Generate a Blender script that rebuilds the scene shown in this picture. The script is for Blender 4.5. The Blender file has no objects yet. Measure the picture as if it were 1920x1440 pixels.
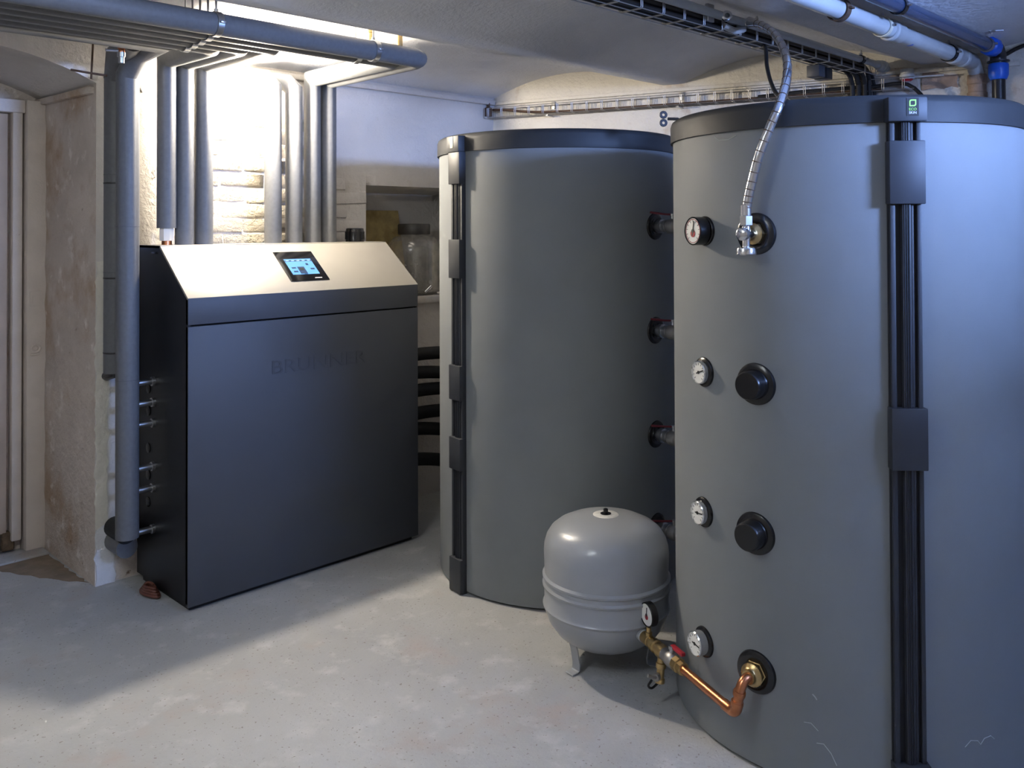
import bpy, bmesh, math, random
from mathutils import Vector, Matrix, Euler
random.seed(7)
sc = bpy.context.scene
COL = sc.collection
PI = math.pi

# ------------------------------------------------------------------ camera
YAW, PIT, ROLL = 0.7832, 0.0139, -0.0037
sy, cy = math.sin(YAW), math.cos(YAW)
R0 = Vector((sy, -cy, 0)); F0 = Vector((cy, sy, 0)); U0 = Vector((0, 0, 1))
U1 = math.cos(PIT) * U0 - math.sin(PIT) * F0
FW = math.sin(PIT) * U0 + math.cos(PIT) * F0
RR = math.cos(ROLL) * R0 + math.sin(ROLL) * U1
UU = math.cos(ROLL) * U1 - math.sin(ROLL) * R0
cam = bpy.data.cameras.new('camera')
cam.sensor_width = 36.0
cam.lens = 1663.0 / 1920.0 * 36.0
cam.shift_x = (960 - 958.56) / 1920.0
cam.shift_y = -(720 - 402.33) / 1920.0
cam.clip_start = 0.02
camo = bpy.data.objects.new('camera', cam)
M = Matrix((RR, UU, -FW)).transposed().to_4x4()
M.translation = Vector((0, 0, 1.6))
camo.matrix_world = M
COL.objects.link(camo)
sc.camera = camo

# ------------------------------------------------------------------ world, daylight, exposure
w = bpy.data.worlds.new('world'); sc.world = w; w.use_nodes = True
bg = w.node_tree.nodes['Background']
bg.inputs[0].default_value = (0.36, 0.52, 1.0, 1); bg.inputs[1].default_value = 1.0
# daylight (sky and sunlit light well, so it arrives slightly upwards) through the small, deeply set cellar window behind the photographer
la = bpy.data.lights.new('window_daylight', 'AREA')
la.shape = 'RECTANGLE'; la.size = 0.60; la.size_y = 0.46
la.energy = 170.0; la.color = (0.30, 0.47, 1.0)
lo = bpy.data.objects.new('window_daylight', la)
lo.location = (2.42, -1.98, 2.30)
lo.rotation_euler = Vector((0, 0.80, 0.60)).to_track_quat('-Z', 'Z').to_euler()
COL.objects.link(lo)
TUBE = 43.0      # fluorescent ceiling lamp of the cellar, behind the photographer
BULB = 740.0
sc.view_settings.view_transform = 'Standard'
sc.view_settings.look = 'None'
sc.view_settings.gamma = 1.0
sc.view_settings.use_curve_mapping = False
sc.view_settings.exposure = 1.4

# ------------------------------------------------------------------ materials
MATS = {}
def mat(name, col, rough=0.5, metal=0.0, var=0.0, vscale=6.0, col2=None, bump=0.0, bscale=40.0,
        speck=0.0, sscale=120.0, speckcol=(0, 0, 0), stain=None, spec=0.5, emit=None, estr=0.0, trans=0.0, ior=1.45, coat=0.0):
    m = bpy.data.materials.new(name); m.use_nodes = True
    nt = m.node_tree; N = nt.nodes; L = nt.links
    b = N['Principled BSDF']
    b.inputs['Roughness'].default_value = rough
    b.inputs['Metallic'].default_value = metal
    b.inputs['Specular IOR Level'].default_value = spec
    b.inputs['Base Color'].default_value = (*col, 1)
    if coat: b.inputs['Coat Weight'].default_value = coat; b.inputs['Coat Roughness'].default_value = 0.15
    if trans:
        b.inputs['Transmission Weight'].default_value = trans; b.inputs['IOR'].default_value = ior
    if emit:
        b.inputs['Emission Color'].default_value = (*emit, 1); b.inputs['Emission Strength'].default_value = estr
    tc = N.new('ShaderNodeTexCoord')
    cur = None
    def noise(scale, detail=4, rg=0.55):
        n = N.new('ShaderNodeTexNoise'); n.inputs['Scale'].default_value = scale
        n.inputs['Detail'].default_value = detail; n.inputs['Roughness'].default_value = rg
        L.new(tc.outputs['Object'], n.inputs['Vector']); return n
    def mix(fac, a, bcol):
        mx = N.new('ShaderNodeMix'); mx.data_type = 'RGBA'
        L.new(fac, mx.inputs[0])
        if a is None: mx.inputs[6].default_value = (*col, 1)
        else: L.new(a, mx.inputs[6])
        mx.inputs[7].default_value = (*bcol, 1)
        return mx.outputs[2]
    def ramp(src, lo_, hi_):
        r = N.new('ShaderNodeMapRange'); r.inputs[1].default_value = lo_; r.inputs[2].default_value = hi_
        L.new(src, r.inputs[0]); return r.outputs[0]
    if var or col2:
        c2 = col2 or tuple(max(0, c * (1 - var)) for c in col)
        cur = mix(ramp(noise(vscale, 6).outputs[0], 0.35, 0.68), cur, c2)
    if stain:
        for (scol, sscl, a, bb) in stain:
            cur = mix(ramp(noise(sscl, 8, 0.62).outputs[0], a, bb), cur, scol)
    if speck:
        cur = mix(ramp(noise(sscale, 2).outputs[0], 0.66, 0.66 + speck), cur, speckcol)
    if cur is not None: L.new(cur, b.inputs['Base Color'])
    if bump:
        bn = N.new('ShaderNodeBump'); bn.inputs['Strength'].default_value = bump
        bn.inputs['Distance'].default_value = 0.02
        L.new(noise(bscale, 6, 0.6).outputs[0], bn.inputs['Height'])
        L.new(bn.outputs[0], b.inputs['Normal'])
    MATS[name] = m
    return m

mat('plaster', (0.62, 0.585, 0.55), 0.9, var=0.13, vscale=2.2, bump=0.55, bscale=26,
    stain=[((0.50, 0.43, 0.36), 3.1, 0.60, 0.78), ((0.30, 0.24, 0.18), 38, 0.70, 0.78)])
mat('plaster_old', (0.62, 0.54, 0.47), 0.92, var=0.22, vscale=3.0, bump=0.7, bscale=24,
    stain=[((0.40, 0.29, 0.20), 2.6, 0.50, 0.66), ((0.72, 0.66, 0.60), 8, 0.58, 0.68), ((0.16, 0.10, 0.06), 11, 0.66, 0.74)])
mat('plaster_cream', (0.72, 0.68, 0.60), 0.9, var=0.12, vscale=3.5, bump=0.6, bscale=30,
    stain=[((0.46, 0.36, 0.26), 5, 0.60, 0.76), ((0.20, 0.14, 0.09), 30, 0.72, 0.80)])
mat('vault_paint', (0.76, 0.77, 0.81), 0.9, var=0.10, vscale=3.0, bump=0.5, bscale=45)
mat('lamp_tinted_paint', (0.54, 0.49, 0.40), 0.9, var=0.16, vscale=18, bump=0.8, bscale=70,
    stain=[((0.45, 0.28, 0.17), 22, 0.66, 0.80)])  # bulb's yellow cast painted into white brick paint, darkened against its glare
mat('whitewash', (0.72, 0.72, 0.73), 0.9, var=0.1, vscale=20, bump=0.5, bscale=60)
mat('concrete', (0.42, 0.425, 0.42), 0.62, var=0.20, vscale=1.6, bump=0.14, bscale=70,
    stain=[((0.38, 0.325, 0.29), 2.6, 0.56, 0.74), ((0.49, 0.49, 0.48), 7, 0.54, 0.72), ((0.27, 0.26, 0.24), 26, 0.66, 0.74)],
    speck=0.02, sscale=75, speckcol=(0.24, 0.22, 0.20))
mat('floor_dirt', (0.25, 0.19, 0.13), 0.95, var=0.3, vscale=12, bump=0.4, bscale=60)
mat('door_paint', (0.46, 0.35, 0.25), 0.7, var=0.15, vscale=5, bump=0.2, bscale=30)
mat('frame_paint', (0.64, 0.56, 0.49), 0.7, var=0.12, vscale=7, bump=0.25, bscale=40,
    stain=[((0.25, 0.17, 0.10), 16, 0.68, 0.78)])
mat('rot', (0.16, 0.10, 0.05), 0.95, var=0.5, vscale=30, bump=0.8, bscale=60)
mat('foam', (0.130, 0.134, 0.142), 0.50, var=0.12, vscale=60, bump=0.08, bscale=300, spec=0.35)
mat('foam_seam', (0.08, 0.085, 0.095), 0.6)
mat('black_foam', (0.012, 0.013, 0.014), 0.75, bump=0.1, bscale=200)
mat('tank_fleece', (0.215, 0.228, 0.238), 0.62, var=0.08, vscale=3, bump=0.05, bscale=600, speck=0.12, sscale=420, speckcol=(0.16, 0.17, 0.18), spec=0.3)
mat('tank_lid', (0.026, 0.028, 0.031), 0.55, bump=0.05, bscale=400, spec=0.28)
mat('rail_black', (0.018, 0.020, 0.025), 0.5, spec=0.35)
mat('clip_grey', (0.032, 0.035, 0.042), 0.5, spec=0.4)
mat('rubber', (0.006, 0.006, 0.007), 0.24, spec=0.5)
mat('chrome', (0.72, 0.73, 0.76), 0.16, metal=1)
mat('steel', (0.50, 0.51, 0.53), 0.32, metal=1)
mat('zinc', (0.42, 0.41, 0.40), 0.45, metal=0.9)
mat('dark_steel', (0.05, 0.05, 0.055), 0.4, metal=0.6)
mat('rust', (0.10, 0.055, 0.03), 0.85, var=0.4, vscale=40)
mat('brass', (0.60, 0.43, 0.20), 0.32, metal=1, var=0.2, vscale=40)
mat('copper', (0.62, 0.25, 0.12), 0.30, metal=1, var=0.25, vscale=30, bump=0.05, bscale=90)
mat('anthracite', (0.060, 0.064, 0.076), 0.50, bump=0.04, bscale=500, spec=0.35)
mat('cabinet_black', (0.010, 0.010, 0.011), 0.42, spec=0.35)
mat('champagne', (0.36, 0.34, 0.30), 0.45, metal=0.35, var=0.06, vscale=5)
mat('glass_black', (0.004, 0.004, 0.005), 0.12)
mat('lcd_blue', (0.05, 0.1, 0.2), 0.3, emit=(0.09, 0.36, 0.90), estr=0.42)
mat('lcd_dark', (0.02, 0.03, 0.05), 0.3, emit=(0.01, 0.05, 0.16), estr=0.25)
mat('lcd_white', (0.1, 0.1, 0.1), 0.3, emit=(0.5, 0.75, 1.0), estr=0.42)
mat('print_grey', (0.45, 0.46, 0.48), 0.5)
mat('vessel_grey', (0.33, 0.345, 0.36), 0.28, bump=0.02, bscale=120, coat=0.25)
mat('paper_white', (0.75, 0.74, 0.70), 0.6, var=0.25, vscale=60)
mat('dial_white', (0.80, 0.79, 0.74), 0.5)
mat('red_paint', (0.34, 0.012, 0.025), 0.4)
mat('red_dark', (0.13, 0.012, 0.018), 0.5)
mat('ink_black', (0.01, 0.01, 0.01), 0.5)
mat('green_print', (0.38, 0.78, 0.12), 0.5)
mat('white_print', (0.85, 0.86, 0.88), 0.5)
mat('cream_print', (0.72, 0.68, 0.54), 0.5)
mat('pvc_white', (0.50, 0.52, 0.53), 0.38, var=0.12, vscale=9)
mat('pvc_grey', (0.45, 0.50, 0.55), 0.4)
mat('blue_plastic', (0.010, 0.11, 0.62), 0.35, spec=0.5)
mat('pe_black', (0.016, 0.018, 0.024), 0.30)
mat('pe_pipe', (0.035, 0.055, 0.11), 0.22, spec=0.8)
mat('clay', (0.42, 0.30, 0.22), 0.85, var=0.3, vscale=14, bump=0.3, bscale=50)
mat('cable_black', (0.010, 0.010, 0.011), 0.45)
mat('cable_brown', (0.09, 0.05, 0.03), 0.6)
mat('cable_grey', (0.35, 0.34, 0.32), 0.6)
mat('jar_lid', (0.05, 0.045, 0.04), 0.45, var=0.4, vscale=30)
mat('old_paper', (0.52, 0.40, 0.17), 0.85, var=0.35, vscale=12, stain=[((0.30, 0.21, 0.07), 7, 0.5, 0.7)])
mat('bulb_glow', (1, 1, 1), 0.4, emit=(1.0, 0.88, 0.70), estr=BULB)
mat('tube_glow', (1, 1, 1), 0.4, emit=(0.90, 0.96, 1.0), estr=TUBE)
mat('porcelain', (0.70, 0.66, 0.58), 0.35)
mat('red_tube', (0.16, 0.055, 0.035), 0.5, var=0.3, vscale=30)
mat('blade_mark', (0.40, 0.42, 0.43), 0.7)
def thin_glass(name):
    m = bpy.data.materials.new(name); m.use_nodes = True; nt = m.node_tree; N = nt.nodes
    out = N['Material Output']; N.remove(N['Principled BSDF'])
    tr = N.new('ShaderNodeBsdfTransparent'); gl = N.new('ShaderNodeBsdfGlossy'); gl.inputs['Roughness'].default_value = 0.03
    fr = N.new('ShaderNodeFresnel'); fr.inputs[0].default_value = 1.45; mx = N.new('ShaderNodeMixShader')
    tr.inputs[0].default_value = (0.94, 0.96, 0.97, 1)
    nt.links.new(fr.outputs[0], mx.inputs[0]); nt.links.new(tr.outputs[0], mx.inputs[1]); nt.links.new(gl.outputs[0], mx.inputs[2])
    nt.links.new(mx.outputs[0], out.inputs[0]); MATS[name] = m
thin_glass('window_glass')
def dusty_glass(name):
    m = bpy.data.materials.new(name); m.use_nodes = True; nt = m.node_tree; N = nt.nodes; L = nt.links
    out = N['Material Output']; N.remove(N['Principled BSDF'])
    tr = N.new('ShaderNodeBsdfTransparent'); gl = N.new('ShaderNodeBsdfGlossy'); df = N.new('ShaderNodeBsdfDiffuse')
    tr.inputs[0].default_value = (0.88, 0.88, 0.85, 1); gl.inputs['Roughness'].default_value = 0.05; df.inputs[0].default_value = (0.55, 0.51, 0.46, 1)
    tc = N.new('ShaderNodeTexCoord'); no = N.new('ShaderNodeTexNoise'); no.inputs['Scale'].default_value = 14; no.inputs['Detail'].default_value = 6
    mr = N.new('ShaderNodeMapRange'); mr.inputs[1].default_value = 0.4; mr.inputs[2].default_value = 0.75; mr.inputs[3].default_value = 0.14; mr.inputs[4].default_value = 0.50
    L.new(tc.outputs['Object'], no.inputs['Vector']); L.new(no.outputs[0], mr.inputs[0])
    fr = N.new('ShaderNodeValue'); fr.outputs[0].default_value = 0.10; m1 = N.new('ShaderNodeMixShader'); m2 = N.new('ShaderNodeMixShader')
    L.new(mr.outputs[0], m1.inputs[0]); L.new(tr.outputs[0], m1.inputs[1]); L.new(df.outputs[0], m1.inputs[2])
    L.new(fr.outputs[0], m2.inputs[0]); L.new(m1.outputs[0], m2.inputs[1]); L.new(gl.outputs[0], m2.inputs[2]); L.new(m2.outputs[0], out.inputs[0])
    MATS[name] = m
dusty_glass('jar_glass')

# ------------------------------------------------------------------ helpers
WLOC = {}
def link(o):
    COL.objects.link(o); return o
def thing(name, label, cat, loc=(0, 0, 0), group=None):
    o = bpy.data.objects.new(name, None); o.empty_display_size = 0.05
    o.location = loc; link(o); WLOC[o.name] = Vector(loc)
    o['label'] = label; o['category'] = cat
    if group: o['group'] = group
    return o
def mesh_from(bm, name, smooth=None):
    bmesh.ops.recalc_face_normals(bm, faces=bm.faces[:])
    me = bpy.data.meshes.new(name); bm.to_mesh(me); bm.free()
    return me
def autosmooth(me, ang=40):
    for p in me.polygons: p.use_smooth = True
    bm = bmesh.new(); bm.from_mesh(me)
    lim = math.radians(ang)
    for e in bm.edges:
        if len(e.link_faces) == 2 and e.calc_face_angle(0) > lim: e.smooth = False
    bm.to_mesh(me); bm.free()
def obj(name, bm, m, parent=None, origin=None, label=None, smooth=True):
    """bm is in world coordinates; the object is placed at its parent's world position (or origin)."""
    if parent is not None: o0 = WLOC[parent.name]
    else: o0 = Vector(origin) if origin is not None else Vector((0, 0, 0))
    if o0.length: bmesh.ops.translate(bm, verts=bm.verts[:], vec=-o0)
    me = mesh_from(bm, name)
    if smooth: autosmooth(me)
    me.materials.append(MATS[m] if isinstance(m, str) else m)
    o = bpy.data.objects.new(name, me); link(o)
    if parent is not None: o.parent = parent
    else: o.location = o0
    WLOC[o.name] = o0.copy()
    if label: o['label'] = label
    return o
def tag(o, label, cat, group=None, kind=None):
    o['label'] = label; o['category'] = cat
    if group: o['group'] = group
    if kind: o['kind'] = kind
    return o
def struct(o, label=None):
    o['kind'] = 'structure'
    if label: o['label'] = label
    return o

def basis(d, up=None):
    d = Vector(d).normalized()
    up = Vector(up) if up is not None else (Vector((0, 0, 1)) if abs(d.z) < 0.95 else Vector((1, 0, 0)))
    x = d.cross(up).normalized(); y = x.cross(d).normalized()
    return x, y, d
def box(bm, lo_, hi_, bev=0.0, seg=2):
    r = bmesh.ops.create_cube(bm, size=1.0)
    vs = r['verts']
    for v in vs:
        v.co = Vector([(lo_[i] + hi_[i]) / 2 + v.co[i] * (hi_[i] - lo_[i]) for i in range(3)])
    if bev:
        es = list({e for v in vs for e in v.link_edges})
        bmesh.ops.bevel(bm, geom=es, offset=bev, segments=seg, affect='EDGES', profile=0.5)
    return bm
def obox(bm, c, ax, ay, az, hx, hy, hz, bev=0.0, seg=2):
    """oriented box: centre, three unit axes, half sizes"""
    t = bmesh.new()
    box(t, (-hx, -hy, -hz), (hx, hy, hz), bev, seg)
    A = Matrix((Vector(ax), Vector(ay), Vector(az))).transposed()
    for v in t.verts: v.co = A @ v.co + Vector(c)
    merge(bm, t)
def merge(bm, t):
    me = bpy.data.meshes.new('tmp'); t.to_mesh(me); t.free(); bm.from_mesh(me); bpy.data.meshes.remove(me)
def tube(bm, pts, r, n=14, caps=True, radii=None, closed=False):
    pts = [Vector(p) for p in pts]
    k = len(pts); rings = []
    d0 = (pts[1] - pts[0]).normalized()
    x, y, _ = basis(d0)
    frame_x, frame_y = x, y
    offs = [(math.cos(2 * PI * i / n), math.sin(2 * PI * i / n)) for i in range(n)]
    prev = d0
    for j in range(k):
        if j == 0: din = dout = d0
        elif j == k - 1: din = dout = (pts[j] - pts[j - 1]).normalized()
        else:
            din = (pts[j] - pts[j - 1]).normalized(); dout = (pts[j + 1] - pts[j]).normalized()
        # frame follows din
        if (prev - din).length > 1e-6:
            q = prev.rotation_difference(din); frame_x = q @ frame_x; frame_y = q @ frame_y; prev = din
        rad = radii[j] if radii else r
        nb = (din + dout)
        if nb.length < 1e-5: nb = din
        nb.normalize(); ring = []
        for (a, b) in offs:
            o = frame_x * a * rad + frame_y * b * rad
            den = din.dot(nb)
            t = -o.dot(nb) / den if abs(den) > 0.2 else 0
            ring.append(bm.verts.new(pts[j] + o + din * t))
        rings.append(ring)
    for j in range(k - 1):
        for i in range(n):
            bm.faces.new((rings[j][i], rings[j][(i + 1) % n], rings[j + 1][(i + 1) % n], rings[j + 1][i]))
    if caps:
        bm.faces.new(rings[0][::-1]); bm.faces.new(rings[-1])
    return bm
def lathe(bm, prof, c=(0, 0, 0), d=(0, 0, 1), n=32, up=None, a0=0.0, a1=2 * PI):
    """prof = [(r, h)] revolved about axis d through c; h measured along d"""
    x, y, z = basis(d, up); c = Vector(c); full = abs(a1 - a0 - 2 * PI) < 1e-6
    rings = []
    steps = n if full else n + 1
    for (r, h) in prof:
        if r < 1e-6: rings.append([bm.verts.new(c + z * h)]); continue
        ring = []
        for i in range(steps):
            a = a0 + (a1 - a0) * i / n
            ring.append(bm.verts.new(c + z * h + x * r * math.cos(a) + y * r * math.sin(a)))
        rings.append(ring)
    for A, B in zip(rings, rings[1:]):
        m = n
        for i in range(m):
            j = (i + 1) % steps if full else i + 1
            if len(A) == 1 and len(B) == 1: continue
            if len(A) == 1: bm.faces.new((A[0], B[i], B[j]))
            elif len(B) == 1: bm.faces.new((A[i], A[j], B[0]))
            else: bm.faces.new((A[i], A[j], B[j], B[i]))
    return bm
def prism(bm, poly, axis, a, b):
    """poly of 2D points extruded along axis from a to b; 2D coords are the two remaining axes in order"""
    def P(p, t):
        if axis == 'x': return Vector((t, p[0], p[1]))
        if axis == 'y': return Vector((p[0], t, p[1]))
        return Vector((p[0], p[1], t))
    A = [bm.verts.new(P(p, a)) for p in poly]; B = [bm.verts.new(P(p, b)) for p in poly]
    bm.faces.new(A); bm.faces.new(B[::-1])
    for i in range(len(poly)):
        j = (i + 1) % len(poly); bm.faces.new((A[i], B[i], B[j], A[j]))
    return bm
def spline(pts, per=8):
    P = [Vector(p) for p in pts]; P = [2 * P[0] - P[1]] + P + [2 * P[-1] - P[-2]]
    out = []
    for i in range(1, len(P) - 2):
        for s in range(per):
            t = s / per
            a, b, c, d = P[i - 1], P[i], P[i + 1], P[i + 2]
            out.append(0.5 * ((2 * b) + (c - a) * t + (2 * a - 5 * b + 4 * c - d) * t * t + (3 * b - a - 3 * c + d) * t ** 3))
    out.append(P[-2]); return out
def text_bm(body, size, depth, c, ax, ay, align='CENTER'):
    """lettering: ax = reading direction, ay = up direction"""
    cu = bpy.data.curves.new('t', 'FONT'); cu.body = body; cu.size = size; cu.extrude = depth
    cu.align_x = align; cu.align_y = 'CENTER'; cu.resolution_u = 3
    o = bpy.data.objects.new('t', cu); link(o)
    bpy.context.view_layer.update()
    me = bpy.data.meshes.new_from_object(o)
    bm = bmesh.new(); bm.from_mesh(me)
    bpy.data.objects.remove(o); bpy.data.curves.remove(cu); bpy.data.meshes.remove(me)
    ax = Vector(ax).normalized(); ay = Vector(ay).normalized(); az = ax.cross(ay)
    A = Matrix((ax, ay, az)).transposed()
    for v in bm.verts: v.co = A @ v.co + Vector(c)
    return bm
def B(): return bmesh.new()
def polar(c, R, deg, z=0):
    a = math.radians(deg); return Vector((c[0] + R * math.cos(a), c[1] + R * math.sin(a), z))

# ------------------------------------------------------------------ setting
YW = 4.134                      # back wall plane
def rwx(Y): return 3.99 + 0.31 * (YW - Y)     # right wall plane
XL, YF = -1.7, -1.2             # walls behind the photographer
bm = B(); box(bm, (XL - .3, YF - 1.0, -0.2), (6.1, 5.3, 0.0))
floor = struct(obj('floor', bm, 'concrete', origin=(0, 0, 0)), 'pale grey concrete cellar floor')

# ceiling: shallow cap vaults springing from flat ridges that run parallel to the back wall
HS = 2.43
spans = [(3.04, 4.134, 0.125), (1.72, 2.93, 0.135), (-1.62, 1.62, 0.20)]
prof = [(5.35, HS), (YW, HS)]
for a, b, s in spans:
    for i in range(21):
        Y = b + (max(a, 0.0) - b) * i / 20; t = (Y - (a + b) / 2) / ((b - a) / 2)
        prof.append((Y, HS + s * (1 - t * t)))
prof += [(YF - .95, HS + .2), (YF - .95, 2.85), (5.35, 2.85)]
bm = B(); prism(bm, prof, 'x', XL - .3, 5.9)
struct(obj('ceiling', bm, 'vault_paint'), 'whitewashed cellar ceiling of shallow vaults between flat ridges')

# back wall with arched door recess on the left and a niche on the right
def arch_z(X): return 2.385 - 0.13 * min(1.0, abs((X - 0.85) / 0.657)) ** 2.4
XP = 1.507
bm = B()
NX0, NX1, NZ0, NZ1, NYB = 2.984, 3.78, 1.19, 1.84, 4.50
def quad(bm, a, b, c, d): 
    bm.faces.new([bm.verts.new(Vector(p)) for p in (a, b, c, d)])
def wgrid(bm, x0, x1, z0, z1, Y, nx, nz, amp=0.004):
    g = {}
    for i in range(nx + 1):
        for k in range(nz + 1):
            e = 0 if (i in (0, nx) or k in (0, nz)) else random.uniform(-amp, amp)
            g[i, k] = bm.verts.new((x0 + (x1 - x0) * i / nx, Y + e, z0 + (z1 - z0) * k / nz))
    for i in range(nx):
        for k in range(nz): bm.faces.new((g[i, k], g[i + 1, k], g[i + 1, k + 1], g[i, k + 1]))
wgrid(bm, XP, NX0, 0, 2.7, YW, 18, 30)
wgrid(bm, NX0, NX1, 0, NZ0, YW, 10, 14)
wgrid(bm, NX0, NX1, NZ1, 2.7, YW, 10, 10)
wgrid(bm, NX1, 4.3, 0, 2.7, YW, 6, 30)
# niche reveals, slightly bulging head
quad(bm, (NX0, YW, NZ0), (NX0, NYB, NZ0), (NX0, NYB, NZ1), (NX0, YW, NZ1))
quad(bm, (NX1, YW, NZ0), (NX1, NYB, NZ0), (NX1, NYB, NZ1), (NX1, YW, NZ1))
quad(bm, (NX0, YW, NZ1), (NX1, YW, NZ1), (NX1, NYB, NZ1 - .03), (NX0, NYB, NZ1 - .03))
quad(bm, (NX0, YW, NZ0), (NX1, YW, NZ0), (NX1, NYB, NZ0), (NX0, NYB, NZ0))
wgrid(bm, NX0, NX1, NZ0, NZ1, NYB, 6, 6, 0.006)
# wall above the door arch (front face, arch soffit)
n = 24; xs = [-0.2 + (XP + 0.2) * i / n for i in range(n + 1)]
for a, b in zip(xs, xs[1:]):
    za = arch_z(a) if a > 0.193 else 2.255; zb = arch_z(b) if b > 0.193 else 2.255
    quad(bm, (a, YW, za), (b, YW, zb), (b, YW, 2.7), (a, YW, 2.7))
    quad(bm, (a, YW, za), (b, YW, zb), (b, 4.93, zb), (a, 4.93, za))
bmesh.ops.remove_doubles(bm, verts=bm.verts[:], dist=0.0004)
wb = struct(obj('wall_back', bm, 'plaster', origin=(XP, YW, 0)), 'uneven white plastered back wall with niche and door arch')
# the door recess: reveal of the pier, wall around the door
bm = B()
g = {}
for i in range(11):
    for k in range(25):
        e = 0 if i in (0, 10) or k in (0, 24) else random.uniform(-.006, .006)
        g[i, k] = bm.verts.new((XP + e, YW + (4.93 - YW) * i / 10, 2.26 * k / 24))
for i in range(10):
    for k in range(24): bm.faces.new((g[i, k], g[i + 1, k], g[i + 1, k + 1], g[i, k + 1]))
quad(bm, (-0.2, YW, 0), (-0.2, 4.93, 0), (-0.2, 4.93, 2.3), (-0.2, YW, 2.3))
struct(obj('wall_left', bm, 'plaster_old', origin=(XP, YW, 0)), 'stained beige plaster side of the pier beside the door')
bm = B(); box(bm, (-0.25, 4.90, 0), (1.56, 5.0, 2.6))
struct(obj('wall_recess', bm, 'plaster_old', origin=(0.6, 4.9, 0)), 'old beige wall behind the door frame')
# impost ledges of the arch and whitewashed corner patch at the pier foot
bm = B(); obox(bm, (XP - .004, 4.53, 2.232), (1, 0, 0), (0, 1, 0.02), (0, 0, 1), 0.022, 0.37, 0.016, 0.005)
o = obj('impost', bm, 'plaster_old', wb)
def rough_patch(name, m, pts, n_out, parent, th=0.006):
    """thin rendered-on patch with ragged outline; pts 3D polygon, n_out unit normal"""
    bm = B(); n_out = Vector(n_out)
    ring = []
    for a, b in zip(pts, pts[1:] + pts[:1]):
        a = Vector(a); b = Vector(b); k = max(2, int((b - a).length / 0.03))
        for i in range(k):
            q = a.lerp(b, i / k); t = (b - a).normalized().cross(n_out)
            ring.append(q + t * random.uniform(-.008, .008))
    A = [bm.verts.new(p) for p in ring]; Bv = [bm.verts.new(p + n_out * th) for p in ring]
    bm.faces.new(Bv)
    for i in range(len(A)):
        j = (i + 1) % len(A); bm.faces.new((A[i], A[j], Bv[j], Bv[i]))
    return obj(name, bm, m, parent)
rough_patch('plaster_patch', 'whitewash', [(XP, YW, 0.0), (XP + .085, YW, 0.0), (XP + .085, YW, 0.20), (XP + .14, YW, .22), (XP + .10, YW, .29), (XP, YW, 0.25)], (0, -1, 0), wb)
rough_patch('plaster_patch', 'plaster_old', [(XP + .09, YW, 0.01), (XP + .23, YW, 0.01), (XP + .23, YW, 0.19), (XP + .09, YW, 0.19)], (0, -1, 0), wb, 0.004)
rough_patch('plaster_patch', 'whitewash', [(XP + .07, YW, 1.50), (XP + .13, YW, 1.45), (XP + .145, YW, 2.30), (XP + .115, YW, 2.33)], (0, -1, 0), wb, 0.003)
rough_patch('plaster_patch', 'plaster_cream', [(XP, YW, 0.25), (XP + .05, YW, 0.27), (XP + .06, YW, 1.0), (XP + .05, YW, 1.45), (XP, YW, 1.45)], (0, -1, 0), wb, 0.004)
rough_patch('dirt_patch', 'floor_dirt', [(1.50, 4.20, 0), (1.49, 4.86, 0), (1.22, 4.86, 0), (1.27, 4.62, 0), (1.40, 4.36, 0)], (0, 0, 1), floor, 0.0015)
# painted bricks of the back wall behind the pipes
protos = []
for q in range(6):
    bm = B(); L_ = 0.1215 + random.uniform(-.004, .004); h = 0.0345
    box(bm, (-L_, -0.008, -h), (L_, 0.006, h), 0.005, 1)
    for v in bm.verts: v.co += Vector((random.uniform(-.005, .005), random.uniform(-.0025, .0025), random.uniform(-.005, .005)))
    me = mesh_from(bm, 'brick'); autosmooth(me, 60); me.materials.append(MATS['lamp_tinted_paint' if q < 4 else 'plaster']); protos.append(me)
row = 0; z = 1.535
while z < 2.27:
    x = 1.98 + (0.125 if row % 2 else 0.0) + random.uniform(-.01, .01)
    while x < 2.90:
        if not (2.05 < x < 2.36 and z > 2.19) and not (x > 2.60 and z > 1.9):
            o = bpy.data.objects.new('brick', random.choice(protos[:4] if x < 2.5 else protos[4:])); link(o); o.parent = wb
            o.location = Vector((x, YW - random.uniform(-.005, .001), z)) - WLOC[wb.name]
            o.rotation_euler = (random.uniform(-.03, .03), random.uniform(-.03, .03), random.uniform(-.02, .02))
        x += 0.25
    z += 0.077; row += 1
bm = text_bm('S', .055, .0004, (1.773, YW - .006, 1.858), (1, 0, 0), (0, 0, 1)); obj('pencil_mark', bm, 'print_grey', wb, smooth=False)
# plaster sill of the niche
bm = B(); box(bm, (NX0 + .02, YW - .035, NZ0 - .045), (NX1 + .05, YW + .05, NZ0), 0.012)
obj('sill', bm, 'plaster', wb)
# cornice strips under the vaults
bm = B(); box(bm, (XP + .3, YW - .028, 2.385), (3.99, YW + .01, 2.415), 0.006)
struct(obj('trim_1', bm, 'plaster', origin=(2.5, YW, 2.385)), 'painted strip along the top of the back wall')
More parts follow.
